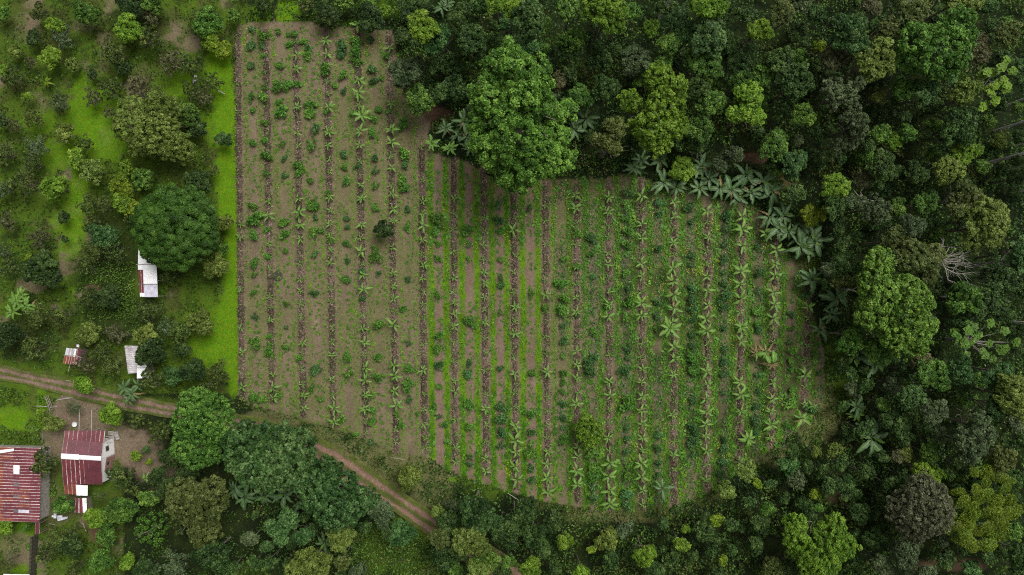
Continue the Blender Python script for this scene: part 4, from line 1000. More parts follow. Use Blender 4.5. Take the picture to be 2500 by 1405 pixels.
# ------------------------------------------------------------------ bushes filling the gaps between the named trees
occ = [(o_[1], o_[2], 24) for o_ in PLACED] 
cellx = {}
def occupied(x, y, r):
    for (a, b, c) in occ:
        if (a - x) ** 2 + (b - y) ** 2 < (c * .75 + r * .7) ** 2: return True
    return False
AVOID = [(2247,1243,60),(2400,1250,90),(1997,1325,60),(2180,745,85),(1265,290,120),(1598,270,70),(2301,641,30),(2400,838,60),(2437,198,45),(434,556,100),(655,1115,100),(815,1200,80),(490,1040,70),(1870,860,40),(2280,125,70),(366,1295,45)]
cnt = 0; tries = 0
while cnt < 285 and tries < 14000:
    tries += 1
    x, y = random.uniform(600, 2495), random.uniform(5, 1400)
    if inpoly(np.array([x]), np.array([y]), [(570,40),(760,40),(1000,50),(1010,250),(1040,320),(1090,330),(1100,380),(1540,410),(1860,460),(1960,590),(2045,800),(2035,990),(1930,1100),(1720,1225),(1480,1268),(1290,1236),(1060,1230),(700,1050),(560,1010)])[0]: continue
    if y > 990 and x < 1080 and y < 1010 + (x - 560) * .62 + 30 and y > 960 + (x - 560) * .5: continue
    if ((TRACK - np.array([x, y])) ** 2).sum(1).min() < 40 ** 2: continue
    if x < 1060 and y > 1300 and x > 860: continue
    g_ = ground_colour(np.array([x]), np.array([y]))[0]
    if g_[0] > .09: continue
    r = random.uniform(13, 26)
    if occupied(x, y, r) or any((a - x) ** 2 + (b - y) ** 2 < (c * .8) ** 2 for a, b, c in AVOID): continue
    tree(x, y, r, random.choice('sssssGGBFFE' if random.random() < .5 else 'ssssss'), h=random.uniform(2.2, 6.0), filler=True)
    q = PLACED[-1]; PLACED[-1] = (q[0], x, y, ('small ' if not q[3].startswith('small') and not q[3].startswith('bright') else '') + q[3].replace('forest tree', 'bush'), 'bush')
    q[0]['category'] = 'bush'; q[0]['group'] = 'bushes in the forest'; q[0].name = 'forest_bush'
    occ.append((x, y, r)); cnt += 1
print('filler bushes', cnt, tries)

# ------------------------------------------------------------------ trees with large leaves, palms, bamboo, bare trees
def whorl_mesh(seed, nl=9):
    rng = np.random.default_rng(seed); V, F, T = [], [], []
    for i in range(nl):
        a = i * 2.4 + rng.random() * .3; inner = i / nl; l = .95 - .35 * inner; wd = .34 * l; ca, sa = math.cos(a), math.sin(a); b = len(V); tn = float(np.clip(rng.normal(.45 + .2 * inner, .12), 0, 1))
        for (s, q, zz) in ((.06, 0, .0), (.4, 1, .14), (.75, .95, .10), (1, 0, -.05), (.75, -.95, .10), (.4, -1, .14)):
            V.append((ca * s * l - sa * q * wd, sa * s * l + ca * q * wd, zz + .16 * inner))
        F += [(b, b + 1, b + 2, b + 3), (b, b + 3, b + 4, b + 5)]; T += [tn, min(1, tn + .08)]
    return mesh_np('leaf_whorl', V, F, {'tint': np.array(T)})
WH = [whorl_mesh(i) for i in range(4)]
for m_ in WH: m_.materials.append(M['bright'])
def whorl_tree(label, x, y, h, pts, rw, mat):
    X, Y = W(x, y, h); root = empty('whorl_leaved_tree', (X, Y, 0)); k = (H - h) / H / PXM
    T = Tubes(); T.add(np.array([[0, 0, -.2], [.1, .05, h * .4], [0, .1, h * .75], [0, 0, h * .95]]), [.2, .17, .13, .07])
    for (a, b) in pts:
        lx, ly, dz = (a - x) * k, -(b - y) * k, random.uniform(-.6, .8)
        T.add(np.array([[0, .05, h * .6], [lx * .5, ly * .5, h * .78], [lx, ly, h + dz]]), [.09, .06, .03], 5)
        wv = link('leaf_whorl', random.choice(WH), M[mat], root); wv.location = (lx, ly, h + dz); s = rw * k * random.uniform(.85, 1.2)
        wv.scale = (s, s, s * .9); wv.rotation_euler = (random.uniform(-.25, .25), random.uniform(-.25, .25), random.random() * 6)
    me = T.mesh('trunk'); me.materials.append(M['deadwood']); link('trunk', me, M['deadwood'], root)
    return tagt(root, label, 'tree', 'whorl-leaved trees in the forest')
tl = lambda ox, oy, txt: [(ox + float(p.split(',')[0]) / 2.927, oy + float(p.split(',')[1]) / 2.927) for p in txt.split()]
def fill(P, r, n):
    q = list(P)
    for _ in range(n): a = random.choice(P); q.append((a[0] + random.uniform(-r, r), a[1] + random.uniform(-r, r)))
    return q
whorl_tree('bright tree of large-leaved whorls near the upper right edge', 2437, 198, 9, fill(tl(1840,0,'1790,440 1850,510 1730,510 1660,520 1750,600 1690,640 1790,640 1650,760 1740,710 1700,680 1780,570'), 10, 9), 14, 'bright')
whorl_tree('sparse tree of large-leaved whorls near the lower right edge', 2400, 838, 9, fill(tl(1840,460,'1570,990 1690,960 1790,1020 1440,1050 1620,1050 1850,1100 1480,1110 1700,1110 1770,1160 1500,1190 1640,1190 1700,1220 1530,1020 1560,1100'), 10, 12), 14, 'green')
whorl_tree('dark tree of large-leaved whorls beside the field\'s red soil corner', 1892, 345, 5, fill([(1880,335),(1900,340),(1870,350),(1895,360),(1912,352),(1885,368)], 8, 6), 12, 'green')
whorl_tree('bluish large-leaved tree cut by the right edge', 2480, 640, 9, fill([(2470,600),(2485,620),(2478,645),(2490,660),(2465,635),(2490,585)], 8, 8), 13, 'blue')
def frond_plant(name, label, x, y, r, nf, mat, h, width=.22, cat='palm', group=None):
    """feather or fan palm: fronds of paired leaflets round one crown"""
    X, Y = W(x, y, h); root = empty(name, (X, Y, 0)); R = r / PXM * (H - h) / H
    T = Tubes(); T.add(np.array([[0, 0, -.1], [.05, 0, h * .5], [0, 0, h]]), [.16, .13, .1]); me = T.mesh('trunk'); me.materials.append(M['bark']); link('trunk', me, M['bark'], root)
    rng = np.random.default_rng(int(x)); V, F, T2 = [], [], []
    t = np.linspace(.12, 1, 15)
    for tt in t:
        for s in (-1, 1):
            b = len(V); L = width * math.sin(math.pi * min(.97, tt * .85 + .12)) + .04; zz = .45 * tt - .62 * tt * tt
            V += [(tt, 0, zz), (tt + .02, s * L * .5, zz + .02), (tt + .10, s * L, zz - .10), (tt + .05, s * L * .45, zz + .0)]
            F.append((b, b + 1, b + 2, b + 3)); T2.append(float(np.clip(rng.normal(.5, .15), 0, 1)))
    fm = mesh_np('frond', V, F, {'tint': np.array(T2)}); fm.materials.append(M[mat])
    for i in range(nf):
        f = link('frond', fm, M[mat], root); f.location = (0, 0, h); s = R * random.uniform(.8, 1.1); f.scale = (s, s, s)
        f.rotation_euler = (random.uniform(-.2, .2), random.uniform(-.45, .15), i * 2.4 + random.uniform(-.2, .2))
    return tagt(root, label, cat, group)
frond_plant('fan_palm', 'grey-green fan palm in the yard above the red house', 176, 997, 24, 13, 'grey', 2.0, .34)
frond_plant('feather_palm', 'feathery palm beside the lower right corner of the red house', 236, 1216, 26, 12, 'dull', 2.2, .26)
frond_plant('fern_palm', 'dark spreading fern palm in the gap right of the giant tree', 1438, 284, 32, 11, 'blue', 2.4, .24)
frond_plant('withered_palm', 'withered yellow palm at the bottom left edge of the photo', 14, 1372, 26, 14, 'brown', 3.0, .24)
frond_plant('fern_palm', 'dark small palm under the forest left of the whorl-leaved shrub', 1985, 372, 16, 10, 'forest', 2.4, .22)
frond_plant('fern_palm', 'bright fern palm under the upper right forest', 2342, 184, 18, 9, 'bright', 4, .26)
frond_plant('fern_palm', 'small dark palm above the row of tall bananas', 1611, 385, 20, 11, 'forest', 2.2, .22)
# spiky rosette clump
X, Y = W(366, 1295, 4.5); root = empty('spiky_tree', (X, Y, 0)); tagt(root, 'dense clump of spiky dark green leaf rosettes left of the branchy olive tree', 'tree')
me = trunk_mesh('spiky_trunk', 4.3, 2.6, 77); link('trunk', me, M['bark'], root)
rng = np.random.default_rng(31); Vv, Nn = [], []
for i in range(26):
    a = i * 2.4; d = 2.7 * math.sqrt((i + .5) / 26); c = np.array([d * math.cos(a), d * math.sin(a), 4.6 - .12 * d * d + rng.normal() * .1])
    m_ = 95; q = unit(rng.normal(size=(m_, 3)) + np.array([0, 0, .3])); z_ = rng.uniform(0, 1, m_)
    Vv.append(c + q * .26 + np.array([0, .1, .35]) * (z_[:, None] - .5)); Nn.append(unit(np.cross(q, rng.normal(size=(m_, 3))) + np.array([0, 0, .4])))
me = leaf_mesh('spiky_crown', np.concatenate(Vv), np.concatenate(Nn), .36, .17, rng.normal(.5, .2, 26 * 95), rng); me.materials.append(M['green']); link('crown', me, M['green'], root)
# bamboo: arching plumes
def plume_mesh(seed):
    rng = np.random.default_rng(seed); n = 760; t = rng.beta(1.4, 1.1, n); wdt = .40 * np.sin(np.clip(t, .02, 1) ** .8 * math.pi * .93 + .12) + .02
    yy = rng.uniform(-1, 1, n) * wdt; zz = .25 * t - .75 * t * t + .18 * (1 - (yy / (wdt + .01)) ** 2) * wdt * 2 + rng.normal(size=n) * .045
    c = np.stack([t, yy, zz], 1); nn = unit(np.stack([.5 * t + rng.normal(size=n) * .35, yy * 1.5 + rng.normal(size=n) * .35, np.ones(n)], 1))
    me = leaf_mesh('plume', c, nn, .115 * rng.uniform(.6, 1.4, n), .042, np.clip(.45 + rng.normal(size=n) * .26, 0, 1), rng); me.materials.append(M['bamboo']); return me
PL = [plume_mesh(i) for i in range(3)]
X, Y = W(2405, 1240, 9); root = empty('bamboo_clump', (X, Y, 0)); tagt(root, 'bright yellow-green bamboo clump of arching plumes in the lower right corner', 'bamboo')
T = Tubes()
for i in range(14):
    a = i * 2.4; T.add(np.array([[.5 * math.cos(a), .5 * math.sin(a), -.1], [.8 * math.cos(a), .8 * math.sin(a), 5], [1.6 * math.cos(a), 1.6 * math.sin(a), 8.5]]), [.06, .055, .03], 5)
me = T.mesh('culm_cluster'); me.materials.append(M['stem']); link('culms', me, M['stem'], root)
kk = (H - 9) / H / PXM
for (a, b) in tl(1840, 925, '1660,760 1800,800 1490,890 1610,870 1580,980 1800,970 1460,1060 1650,1060 1760,1060 1540,1180 1760,1180 1420,990 1330,1090 1620,1240 1530,1120 1700,870 1850,900 1680,960 1700,1130 1840,1080 1580,800 1480,830 1700,700 1760,640 1560,1060 1880,980 1620,690 1860,760 1540,940 1740,890 1420,920 1600,1100 1680,1210 1780,720 1650,820 1520,1010 1720,1020 1800,1130 1440,1110'):
    ang = random.gauss(-1.75, .75)
    p = link('plume', random.choice(PL), M['bamboo'], root); s = 2.9 * random.uniform(.75, 1.15)
    d = math.hypot(a - 2400, b - 1245)
    ang += random.uniform(-.35, .35)
    p.location = ((a - 2405) * kk - math.cos(ang) * s * .55, -(b - 1240) * kk - math.sin(ang) * s * .55, 10.2 - d * .022 + random.uniform(-.4, .4)); p.scale = (s, s * .8, s * .8); p.rotation_euler = (random.uniform(-.15, .15), random.uniform(-.1, .25), ang)
# bare bleached tree
def bare_tree(name, label, x, y, h, tips, seed, r0=.22, cat='dead tree', sub=3):
    rng = np.random.default_rng(seed); X, Y = W(x, y, h); k = (H - h) / H / PXM; root = empty(name, (X, Y, 0)); T = Tubes(); B = Tubes()
    T.add(np.array([[0, 0, -.2], [.05, .05, h * .5], [0, 0, h]]), [r0 * 1.2, r0, r0 * .8], 7)
    for (a, b, dz) in tips:
        e = np.array([(a - x) * k, -(b - y) * k, h + dz]); s = np.array([0, 0, h - .3]); L = np.linalg.norm(e - s); pts = [s]
        for q in (.25, .5, .75): pts.append(s + (e - s) * q + rng.normal(size=3) * .07 * L + np.array([0, 0, .06 * L * (1 - q)]))
        pts.append(e); B.add(np.array(pts), r0 * np.array([.55, .42, .3, .2, .08]), 5)
        for j in range(sub):
            i = rng.integers(1, 4); p0 = pts[i]; dr = unit((e - s)[None])[0] + rng.normal(size=3) * .6; p2 = p0 + dr * L * rng.uniform(.2, .42)
            pm = (p0 + p2) / 2 + rng.normal(size=3) * .05 * L; B.add(np.array([p0, pm, p2]), r0 * np.array([.24, .16, .06]), 4)
            p3 = pm + (dr + rng.normal(size=3) * .7) * L * .16; B.add(np.array([pm, p3]), r0 * np.array([.13, .05]), 4)
    m1, m2 = T.mesh('trunk'), B.mesh('branches'); m1.materials.append(M['deadwood']); m2.materials.append(M['deadwood'])
    link('trunk', m1, M['deadwood'], root); link('branches', m2, M['deadwood'], root)
    return tagt(root, label, cat)
bare_tree('dead_tree', 'bare bleached tree with spreading leafless branches among the right forest', 2291, 637, 9.5, r0=.13, tips=
  [(2294,602,1),(2338,608,.8),(2340,620,1),(2352,632,1),(2360,645,1.2),(2372,655,.6),(2370,686,.2),(2342,662,.4),(2315,692,0),(2284,676,0),(2276,668,.4),(2272,642,.5),(2274,622,.8),(2255,620,.3),(2300,585,.6),(2345,590,1),(2325,640,1.6),(2318,612,1.4)], seed=3, sub=5)
bare_tree('dead_shrub', 'small whitish leafless shrub above the row of tall bananas', 1702, 368, 3.5, [(1690,352,.3),(1712,350,.4),(1718,366,.2),(1714,382,0),(1700,388,.1),(1688,378,.2),(1698,345,.3)], 4, r0=.12)
bare_tree('dead_branch_tree', 'bare forked pale tree beside the upper right end of the banana edge', 2106, 491, 6, [(2067,490,.2),(2143,489,.2),(2106,450,.8),(2078,465,.8),(2125,495,0)], 5, r0=.15, sub=1)
bare_tree('dead_stump_tree', 'short pale forked stump left of the big bright tree', 2081, 708, 5, [(2066,709,.1),(2090,700,.3),(2096,715,0)], 6, r0=.16, sub=1)
for i, (x, y, r) in enumerate(((470,1235,40),(512,1225,34))):
    pass
# tall bare trunks leaning out of the forest at the right and top edges
for i, (x, y, h, r0, lb) in enumerate(((2434,266,13,.13,'topmost of the pale bare trunks at the right edge'),(2426,321,14,.17,'second pale bare trunk from the top at the right edge'),(2470,358,13,.12,'short bit of pale trunk third from the top at the right edge'),
      (2414,398,15,.24,'thickest pale bare trunk at the right edge'),(2434,424,12,.11,'thin twiggy trunk below the thickest pale trunk'),(2444,477,12,.13,'lowest of the pale bare trunks at the upper right edge'),
      (2250,725,8.6,.13,'thin pale trunk lying right of the big bright tree'),(2470,786,14,.17,'pale trunk at the right edge beside the lower whorl-leaved tree'),(1607,48,16,.2,'pale leaning trunk running out of the top edge'))):
    X, Y = W(x, y, 0); root = empty('bare_trunk_tree', (X, Y, 0)); T = Tubes()
    T.add(np.array([[0, 0, -.2], [.12, .05, h * .35], [-.05, .1, h * .7], [0, 0, h]]), [r0 * 1.15, r0, r0 * .85, r0 * .5], 7); me = T.mesh('trunk'); me.materials.append(M['paletrunk']); link('trunk', me, M['paletrunk'], root)
    cm, sc = crown_for('lumpy', 2.6, i % 3); c = link('crown', cm, M['green'], root); c.location = (0, 0, h + .5); c.scale = (sc,) * 3
    tagt(root, lb, 'tree')
# ------------------------------------------------------------------ houses, sheds, yard things
def metal_mat(name, base, worn, amount, rust=None, rough=.5):
    """painted corrugated sheet: paint colour, wear showing along the sheet's edges and in streaks"""
    m, nt, p = newmat(name); N = nt.nodes.new; L = nt.links.new
    tc = N('ShaderNodeTexCoord'); n = N('ShaderNodeTexNoise'); n.inputs['Scale'].default_value = 2.2; n.inputs['Detail'].default_value = 6; n.inputs['Roughness'].default_value = .7
    L(tc.outputs['Object'], n.inputs['Vector'])
    at = N('ShaderNodeAttribute'); at.attribute_name = 'edge'
    a1 = N('ShaderNodeMath'); a1.operation = 'MULTIPLY_ADD'; L(at.outputs['Fac'], a1.inputs[0]); a1.inputs[1].default_value = .55; L(n.outputs[0], a1.inputs[2])
    r = N('ShaderNodeMapRange'); r.inputs[1].default_value = 1.0 - amount; r.inputs[2].default_value = 1.06 - amount; L(a1.outputs[0], r.inputs[0])
    mx = N('ShaderNodeMix'); mx.data_type = 'RGBA'
    n2 = N('ShaderNodeTexNoise'); n2.inputs['Scale'].default_value = .7; n2.inputs['Detail'].default_value = 8; L(tc.outputs['Object'], n2.inputs['Vector'])
    cr = N('ShaderNodeValToRGB'); e = cr.color_ramp.elements; e[0].position = .38; e[0].color = (*[c * .82 for c in base], 1); e[1].position = .62; e[1].color = (*(rust or [min(1, c * 1.15) for c in base]), 1)
    L(n2.outputs[0], cr.inputs[0]); L(cr.outputs[0], mx.inputs[6]); mx.inputs[7].default_value = (*worn, 1); L(r.outputs[0], mx.inputs[0])
    L(mx.outputs[2], p.inputs['Base Color']); p.inputs['Roughness'].default_value = rough; p.inputs['Specular IOR Level'].default_value = .35
    return m
M['redroof'] = metal_mat('faded_red_sheet', (.135,.030,.040), (.62,.52,.50), .16)
M['redworn'] = metal_mat('worn_red_sheet', (.15,.034,.040), (.66,.58,.56), .30)
M['rustroof'] = metal_mat('rusty_red_sheet', (.17,.040,.035), (.55,.42,.38), .26, (.25,.075,.035))
M['plainred'] = metal_mat('plain_red_sheet', (.125,.032,.042), (.4,.3,.3), .0)
M['whiteroof'] = rough_mat('white_sheet', (.80,.80,.80), (.88,.88,.88), 1.5, .5, 0, .3)
M['greyroof'] = metal_mat('weathered_grey_sheet', (.36,.33,.33), (.72,.70,.70), .42, (.48,.45,.45))
M['lilacroof'] = rough_mat('bluish_white_sheet', (.45,.44,.52), (.62,.61,.68), 1.5, .5)
M['darkpanel'] = rough_mat('dark_skylight_sheet', (.10,.09,.09), (.16,.14,.14), 4, .4)
M['whitewall'] = rough_mat('white_wall', (.82,.81,.80), (.88,.87,.86), 1.2, .8)
M['brick'] = rough_mat('brick_red', (.22,.11,.09), (.36,.22,.19), 5, .9)
M['mortar'] = rough_mat('mortar', (.3,.28,.26), (.4,.38,.36), 6, .95)
M['glass'] = rough_mat('dark_window_glass', (.02,.022,.026), (.04,.042,.05), 2, .12, 0, .5)
M['wood'] = rough_mat('weathered_wood', (.14,.11,.085), (.32,.28,.23), 5, .85, .3, stretch=(1, 1, 1))
M['concrete'] = rough_mat('stained_concrete', (.20,.18,.16), (.38,.35,.31), 2.5, .9, .3)
M['mossy'] = rough_mat('mossy_concrete', (.025,.030,.016), (.09,.08,.06), 2.5, .95, .4)
M['bluep'] = rough_mat('blue_plastic', (.012,.03,.13), (.02,.045,.19), 3, .35)
M['plastic'] = rough_mat('white_plastic', (.6,.6,.6), (.75,.75,.76), 3, .4)
M['pole'] = rough_mat('pale_pole', (.24,.225,.195), (.40,.38,.34), 4, .7)

def sheet(parent, P, mat, name='roof_sheet', folds=6, amp=.018, lift=0.0):
    """one corrugated sheet on the quad P (4 corners: a-b along the ridge, then down the slope), with thickness"""
    a, b, c, d = [np.array(p, float) for p in P]     # a->b across, a->d down
    nrm = np.cross(b - a, d - a); nrm /= np.linalg.norm(nrm); nrm *= np.sign(nrm[2]) or 1
    nx = folds * 2 + 1; V, E = [], []
    for side in (0, 1):
        for v in (0, 1):
            for i in range(nx):
                u = i / (nx - 1); p = (a * (1 - u) + b * u) * (1 - v) + (d * (1 - u) + c * u) * v
                V.append(p + nrm * (lift + (amp if i % 2 else -amp) - .012 * side)); E.append(max(0, 1 - min(u, 1 - u) * 9) if side == 0 else 0)
    F = []
    for i in range(nx - 1):
        F.append((i, i + 1, nx + i + 1, nx + i)); o = 2 * nx; F.append((o + i, o + nx + i, o + nx + i + 1, o + i + 1))
    F += [(0, nx, 3 * nx, 2 * nx), (nx - 1, 3 * nx - 1, 4 * nx - 1, 2 * nx - 1)]
    for i in range(nx - 1): F.append((nx + i, nx + i + 1, 3 * nx + i + 1, 3 * nx + i)); F.append((i, 2 * nx + i, 2 * nx + i + 1, i + 1))
    me = mesh_np(name, V, F, {'edge': np.array(E)})
    return link(name, me, mat, parent)
def bil(Q, u, v):
    a, b, c, d = [np.array(q, float) for q in Q]
    return (a * (1 - u) + b * u) * (1 - v) + (d * (1 - u) + c * u) * v
def roof(parent, Q, nu, nv, pick, overlap=.012, name='roof_sheet', folds=6, flip=False):
    """lay nu x nv sheets on the quad Q; pick(i, j) gives a sheet's material"""
    for i in range(nu):
        for j in range(nv):
            mt = pick(i, j)
            if mt is None: continue
            u0, u1 = i / nu, min(1, (i + 1) / nu + overlap * .5); v0, v1 = j / nv, min(1, (j + 1) / nv + overlap)
            P = [bil(Q, u0, v0), bil(Q, u1, v0), bil(Q, u1, v1), bil(Q, u0, v1)]
            if flip: P = [P[0], P[3], P[2], P[1]]
            sheet(parent, P, M[mt], name, folds, lift=.014 * ((i + 2 * j) % 3))
def box(name, c, s, mat, parent=None, rz=0.0, rx=0.0, ry=0.0, bev=0.0):
    x, y, z = [q / 2 for q in s]
    V = [(-x,-y,-z),(x,-y,-z),(x,y,-z),(-x,y,-z),(-x,-y,z),(x,-y,z),(x,y,z),(-x,y,z)]
    o = link(name, mesh_np(name, V, [(0,3,2,1),(4,5,6,7),(0,1,5,4),(1,2,6,5),(2,3,7,6),(3,0,4,7)]), mat, parent)
    o.location = c; o.rotation_euler = (rx, ry, rz); return o
def prism(name, pts, z0, z1s, mat, parent=None):
    """walls: polygon footprint with a top height per corner"""
    n = len(pts); V = [(p[0], p[1], z0) for p in pts] + [(p[0], p[1], z) for p, z in zip(pts, z1s)]
    o = link(name, mesh_np(name, V, [(i, (i + 1) % n, n + (i + 1) % n, n + i) for i in range(n)]), mat, parent); return o
def w3(px, py, h): X, Y = W(px, py, h); return (X, Y, h)
hs_ = lambda ox, oy, s: (lambda x, y, h: w3(ox + x / s, oy + y / s, h))
# --- the red house with the white ridge
q = hs_(130, 1020, 5.406)
house = empty('house', (*W(205, 1125, 0), 0)); tagt(house, 'house with faded red corrugated roof, white ridge cap and white gable wall', 'house')
def own(o, par):
    """keep a part where it was built while its thing sits at the base point"""
    o.location = (o.location[0] - par.location[0], o.location[1] - par.location[1], o.location[2] - par.location[2])
RL, RR = q(105, 510, 4.0), q(632, 542, 4.0)
NL, NR = q(138, 280, 3.3), q(655, 330, 3.3)
SL, SR = q(133, 880, 2.7), q(648, 882, 2.7)
b0 = len(bpy.data.objects)
before = set(bpy.data.objects)
roof(house, [RL, RR, NR, NL], 9, 1, lambda i, j: 'redworn' if i == 0 else 'plainred')
roof(house, [RL, RR, SR, SL], 9, 2, lambda i, j: 'redworn' if i < 5 else 'plainred')
roof(house, [q(150,172,2.9), q(685,172,2.9), q(668,328,3.1), q(140,285,3.1)], 9, 1, lambda i, j: 'redworn' if i in (0, 1, 7, 8) else 'redroof')
roof(house, [q(136,882,2.66), q(302,880,2.66), q(306,1015,2.45), q(152,1010,2.45)], 3, 1, lambda i, j: 'rustroof')
roof(house, [q(300,888,2.66), q(456,896,2.66), q(452,1032,2.45), q(306,1028,2.45)], 2, 1, lambda i, j: 'whiteroof')
# ridge cap: a bent white strip in two lengths
for (u0, u1, wd) in ((0, .44, .42), (.44, 1, .34)):
    A_, B_ = bil([RL, RR, RR, RL], u0, 0), bil([RL, RR, RR, RL], u1, 0)
    dirn = (B_ - A_) / np.linalg.norm(B_ - A_); sd = np.array([-dirn[1], dirn[0], 0])
    up = np.array([0, 0, .09]); sl = np.array([0, 0, -.10])
    V = [A_ + up - sd * wd + sl * 1.1, A_ + up, A_ + up + sd * wd + sl * 1.1, B_ + up - sd * wd + sl * 1.1, B_ + up, B_ + up + sd * wd + sl * 1.1]
    V += [v - np.array([0, 0, .02]) for v in V]
    link('ridge_cap', mesh_np('ridge_cap', V, [(0,3,4,1),(1,4,5,2),(6,7,10,9),(7,8,11,10),(0,1,7,6),(1,2,8,7),(3,9,10,4),(4,10,11,5),(0,6,9,3),(2,5,11,8)]), M['whiteroof'], house)
# walls below the roof (set in from the eaves)
def inset(P, k=.93): c = np.mean(P, 0); return [c + (np.array(p) - c) * k for p in P]
foot = inset([np.array(NL[:2]), np.array(NR[:2]), np.array(RR[:2]), np.array(SR[:2]), np.array(SL[:2]), np.array(RL[:2])], .945)
zs_ = [3.16, 3.16, 3.84, 2.60, 2.60, 3.84]
walls = prism('wall', [tuple(p) for p in foot], 0, zs_, M['whitewall'], house)
# brick lower half of the gable: single bricks on a recessed mortar bed, right side of the house
e0, e1 = np.array(foot[2]), np.array(foot[3]); dv = e1 - e0; Lg = np.linalg.norm(dv); dv /= Lg; nv_ = np.array([-dv[1], dv[0]]); nv_ = nv_ if nv_[0] > 0 else -nv_
ang = math.atan2(dv[1], dv[0])
box('mortar_bed', (*(e0 + dv * 1.35 + nv_ * .03), 1.25), (2.3, .05, 2.3), M['mortar'], house, rz=ang)
bm_ = mesh_np('brick', [(-.19,-.05,-.085),(.19,-.05,-.085),(.19,.05,-.085),(-.19,.05,-.085),(-.19,-.05,.085),(.19,-.05,.085),(.19,.05,.085),(-.19,.05,.085)], [(0,3,2,1),(4,5,6,7),(0,1,5,4),(1,2,6,5),(2,3,7,6),(3,0,4,7)])
bm_.materials.append(M['brick'])
for r_ in range(11):
    for c_ in range(5):
        s = .45 + c_ * .43 + (.2 if r_ % 2 else 0)
        if 1.0 < s < 1.6 and 4 < r_ < 9: continue
        o = link('brick', bm_, M['brick'], house); o.location = (*(e0 + dv * s + nv_ * (.075 + random.uniform(-.006, .006))), .25 + r_ * .205); o.rotation_euler = (0, 0, ang + random.uniform(-.01, .01))
wn = box('window', (*(e0 + dv * 1.3 + nv_ * .06), 1.75), (.62, .06, .8), M['glass'], house, rz=ang)
# window in the white gable part
e2 = np.array(foot[1]); du = np.array(foot[2]) - e2; Lw = np.linalg.norm(du); du /= Lw; nw_ = np.array([-du[1], du[0]]); nw_ = nw_ if nw_[0] > 0 else -nw_; an2 = math.atan2(du[1], du[0])
wf = box('window', (*(e2 + du * Lw * .48 + nw_ * .03), 2.0), (.85, .05, .85), M['wood'], house, rz=an2)
pn = box('pane', (0, 0.035 if nw_ @ np.array([-du[1], du[0]]) > 0 else -.035, 0), (.66, .03, .66), M['glass'], wf)
door = box('door', (*(np.array(foot[4]) * .75 + np.array(foot[3]) * .25 + np.array([0, -.03])), 1.0), (.9, .05, 2.0), M['wood'], house)
for o in set(bpy.data.objects) - before:
    if o.parent is house: own(o, house)
# small extras round the house
def tagged(o, label, cat): return tagt(o, label, cat)
for (x, y0, y1, lb) in ((194,1000,1052,'left of two pale poles laid out above the red house'),(224,1000,1054,'right of two pale poles laid out above the red house')):
    a_, b_ = w3(x, y0, 1.6), w3(x - 1, y1, 2.4)
    T = Tubes(); T.add(np.array([a_, b_]), [.06, .06], 6); T.add(np.array([[a_[0], a_[1], -.05], a_]), [.05, .05], 6); T.add(np.array([[b_[0], b_[1], -.05], b_]), [.05, .05], 6)
    tagged(link('washing_pole', T.mesh('washing_pole'), M['pole']), lb, 'pole')
# terrace slabs right of the house roof
sl = empty('stone_slabs', (*W(272, 1062, 0), 0)); tagt(sl, 'stack of grey concrete slabs at the upper right corner of the red house', 'slab')
for i, (dx, dy, s) in enumerate(((0,.3,.9),(.8,.2,.8),(.2,-.5,.8),(1.1,-.4,.6))): box('slab', (dx, dy, .12 + .03 * i), (s, .7, .22), M['concrete'], sl, rz=.1 * i)
for i in range(3):
    T = Tubes(); T.add(np.array([w3(255 + i, 1066 + i * 8, 2.2), w3(266 + i * 3, 1066 + i * 7, 2.1)]), [.05, .05], 6); b = link('rafter', T.mesh('rafter'), M['pole'], house); own(b, house)
def lathe(name, prof, mat, parent=None, n=16):
    V, F = [], []
    for r, z in prof: V += [(r * math.cos(2 * math.pi * i / n), r * math.sin(2 * math.pi * i / n), z) for i in range(n)]
    for k in range(len(prof) - 1): F += [(k * n + i, k * n + (i + 1) % n, (k + 1) * n + (i + 1) % n, (k + 1) * n + i) for i in range(n)]
    return link(name, mesh_np(name, V, F, smooth=False), mat, parent)
bar = empty('water_barrel', (*W(268, 1101, 0), 0)); tagt(bar, 'blue plastic water barrel against the white gable wall', 'barrel')
lathe('barrel_body', [(.01,0),(.42,0),(.47,.3),(.48,.6),(.44,1.0),(.40,1.02),(.38,.97),(.01,.97)], M['bluep'], bar); lathe('rim', [(.40,1.0),(.46,1.0),(.46,1.05),(.40,1.05),(.40,1.0)], M['bluep'], bar)
bas = lathe('wash_basin', [(.01,.06),(.30,.06),(.36,.28),(.42,.30),(.42,.27),(.38,.22),(.33,.0),(.01,0)], M['plastic']); bas.location = (*W(184.5, 1036, 0), 0); tagt(bas, 'round white basin on the bare yard above the red house', 'basin')
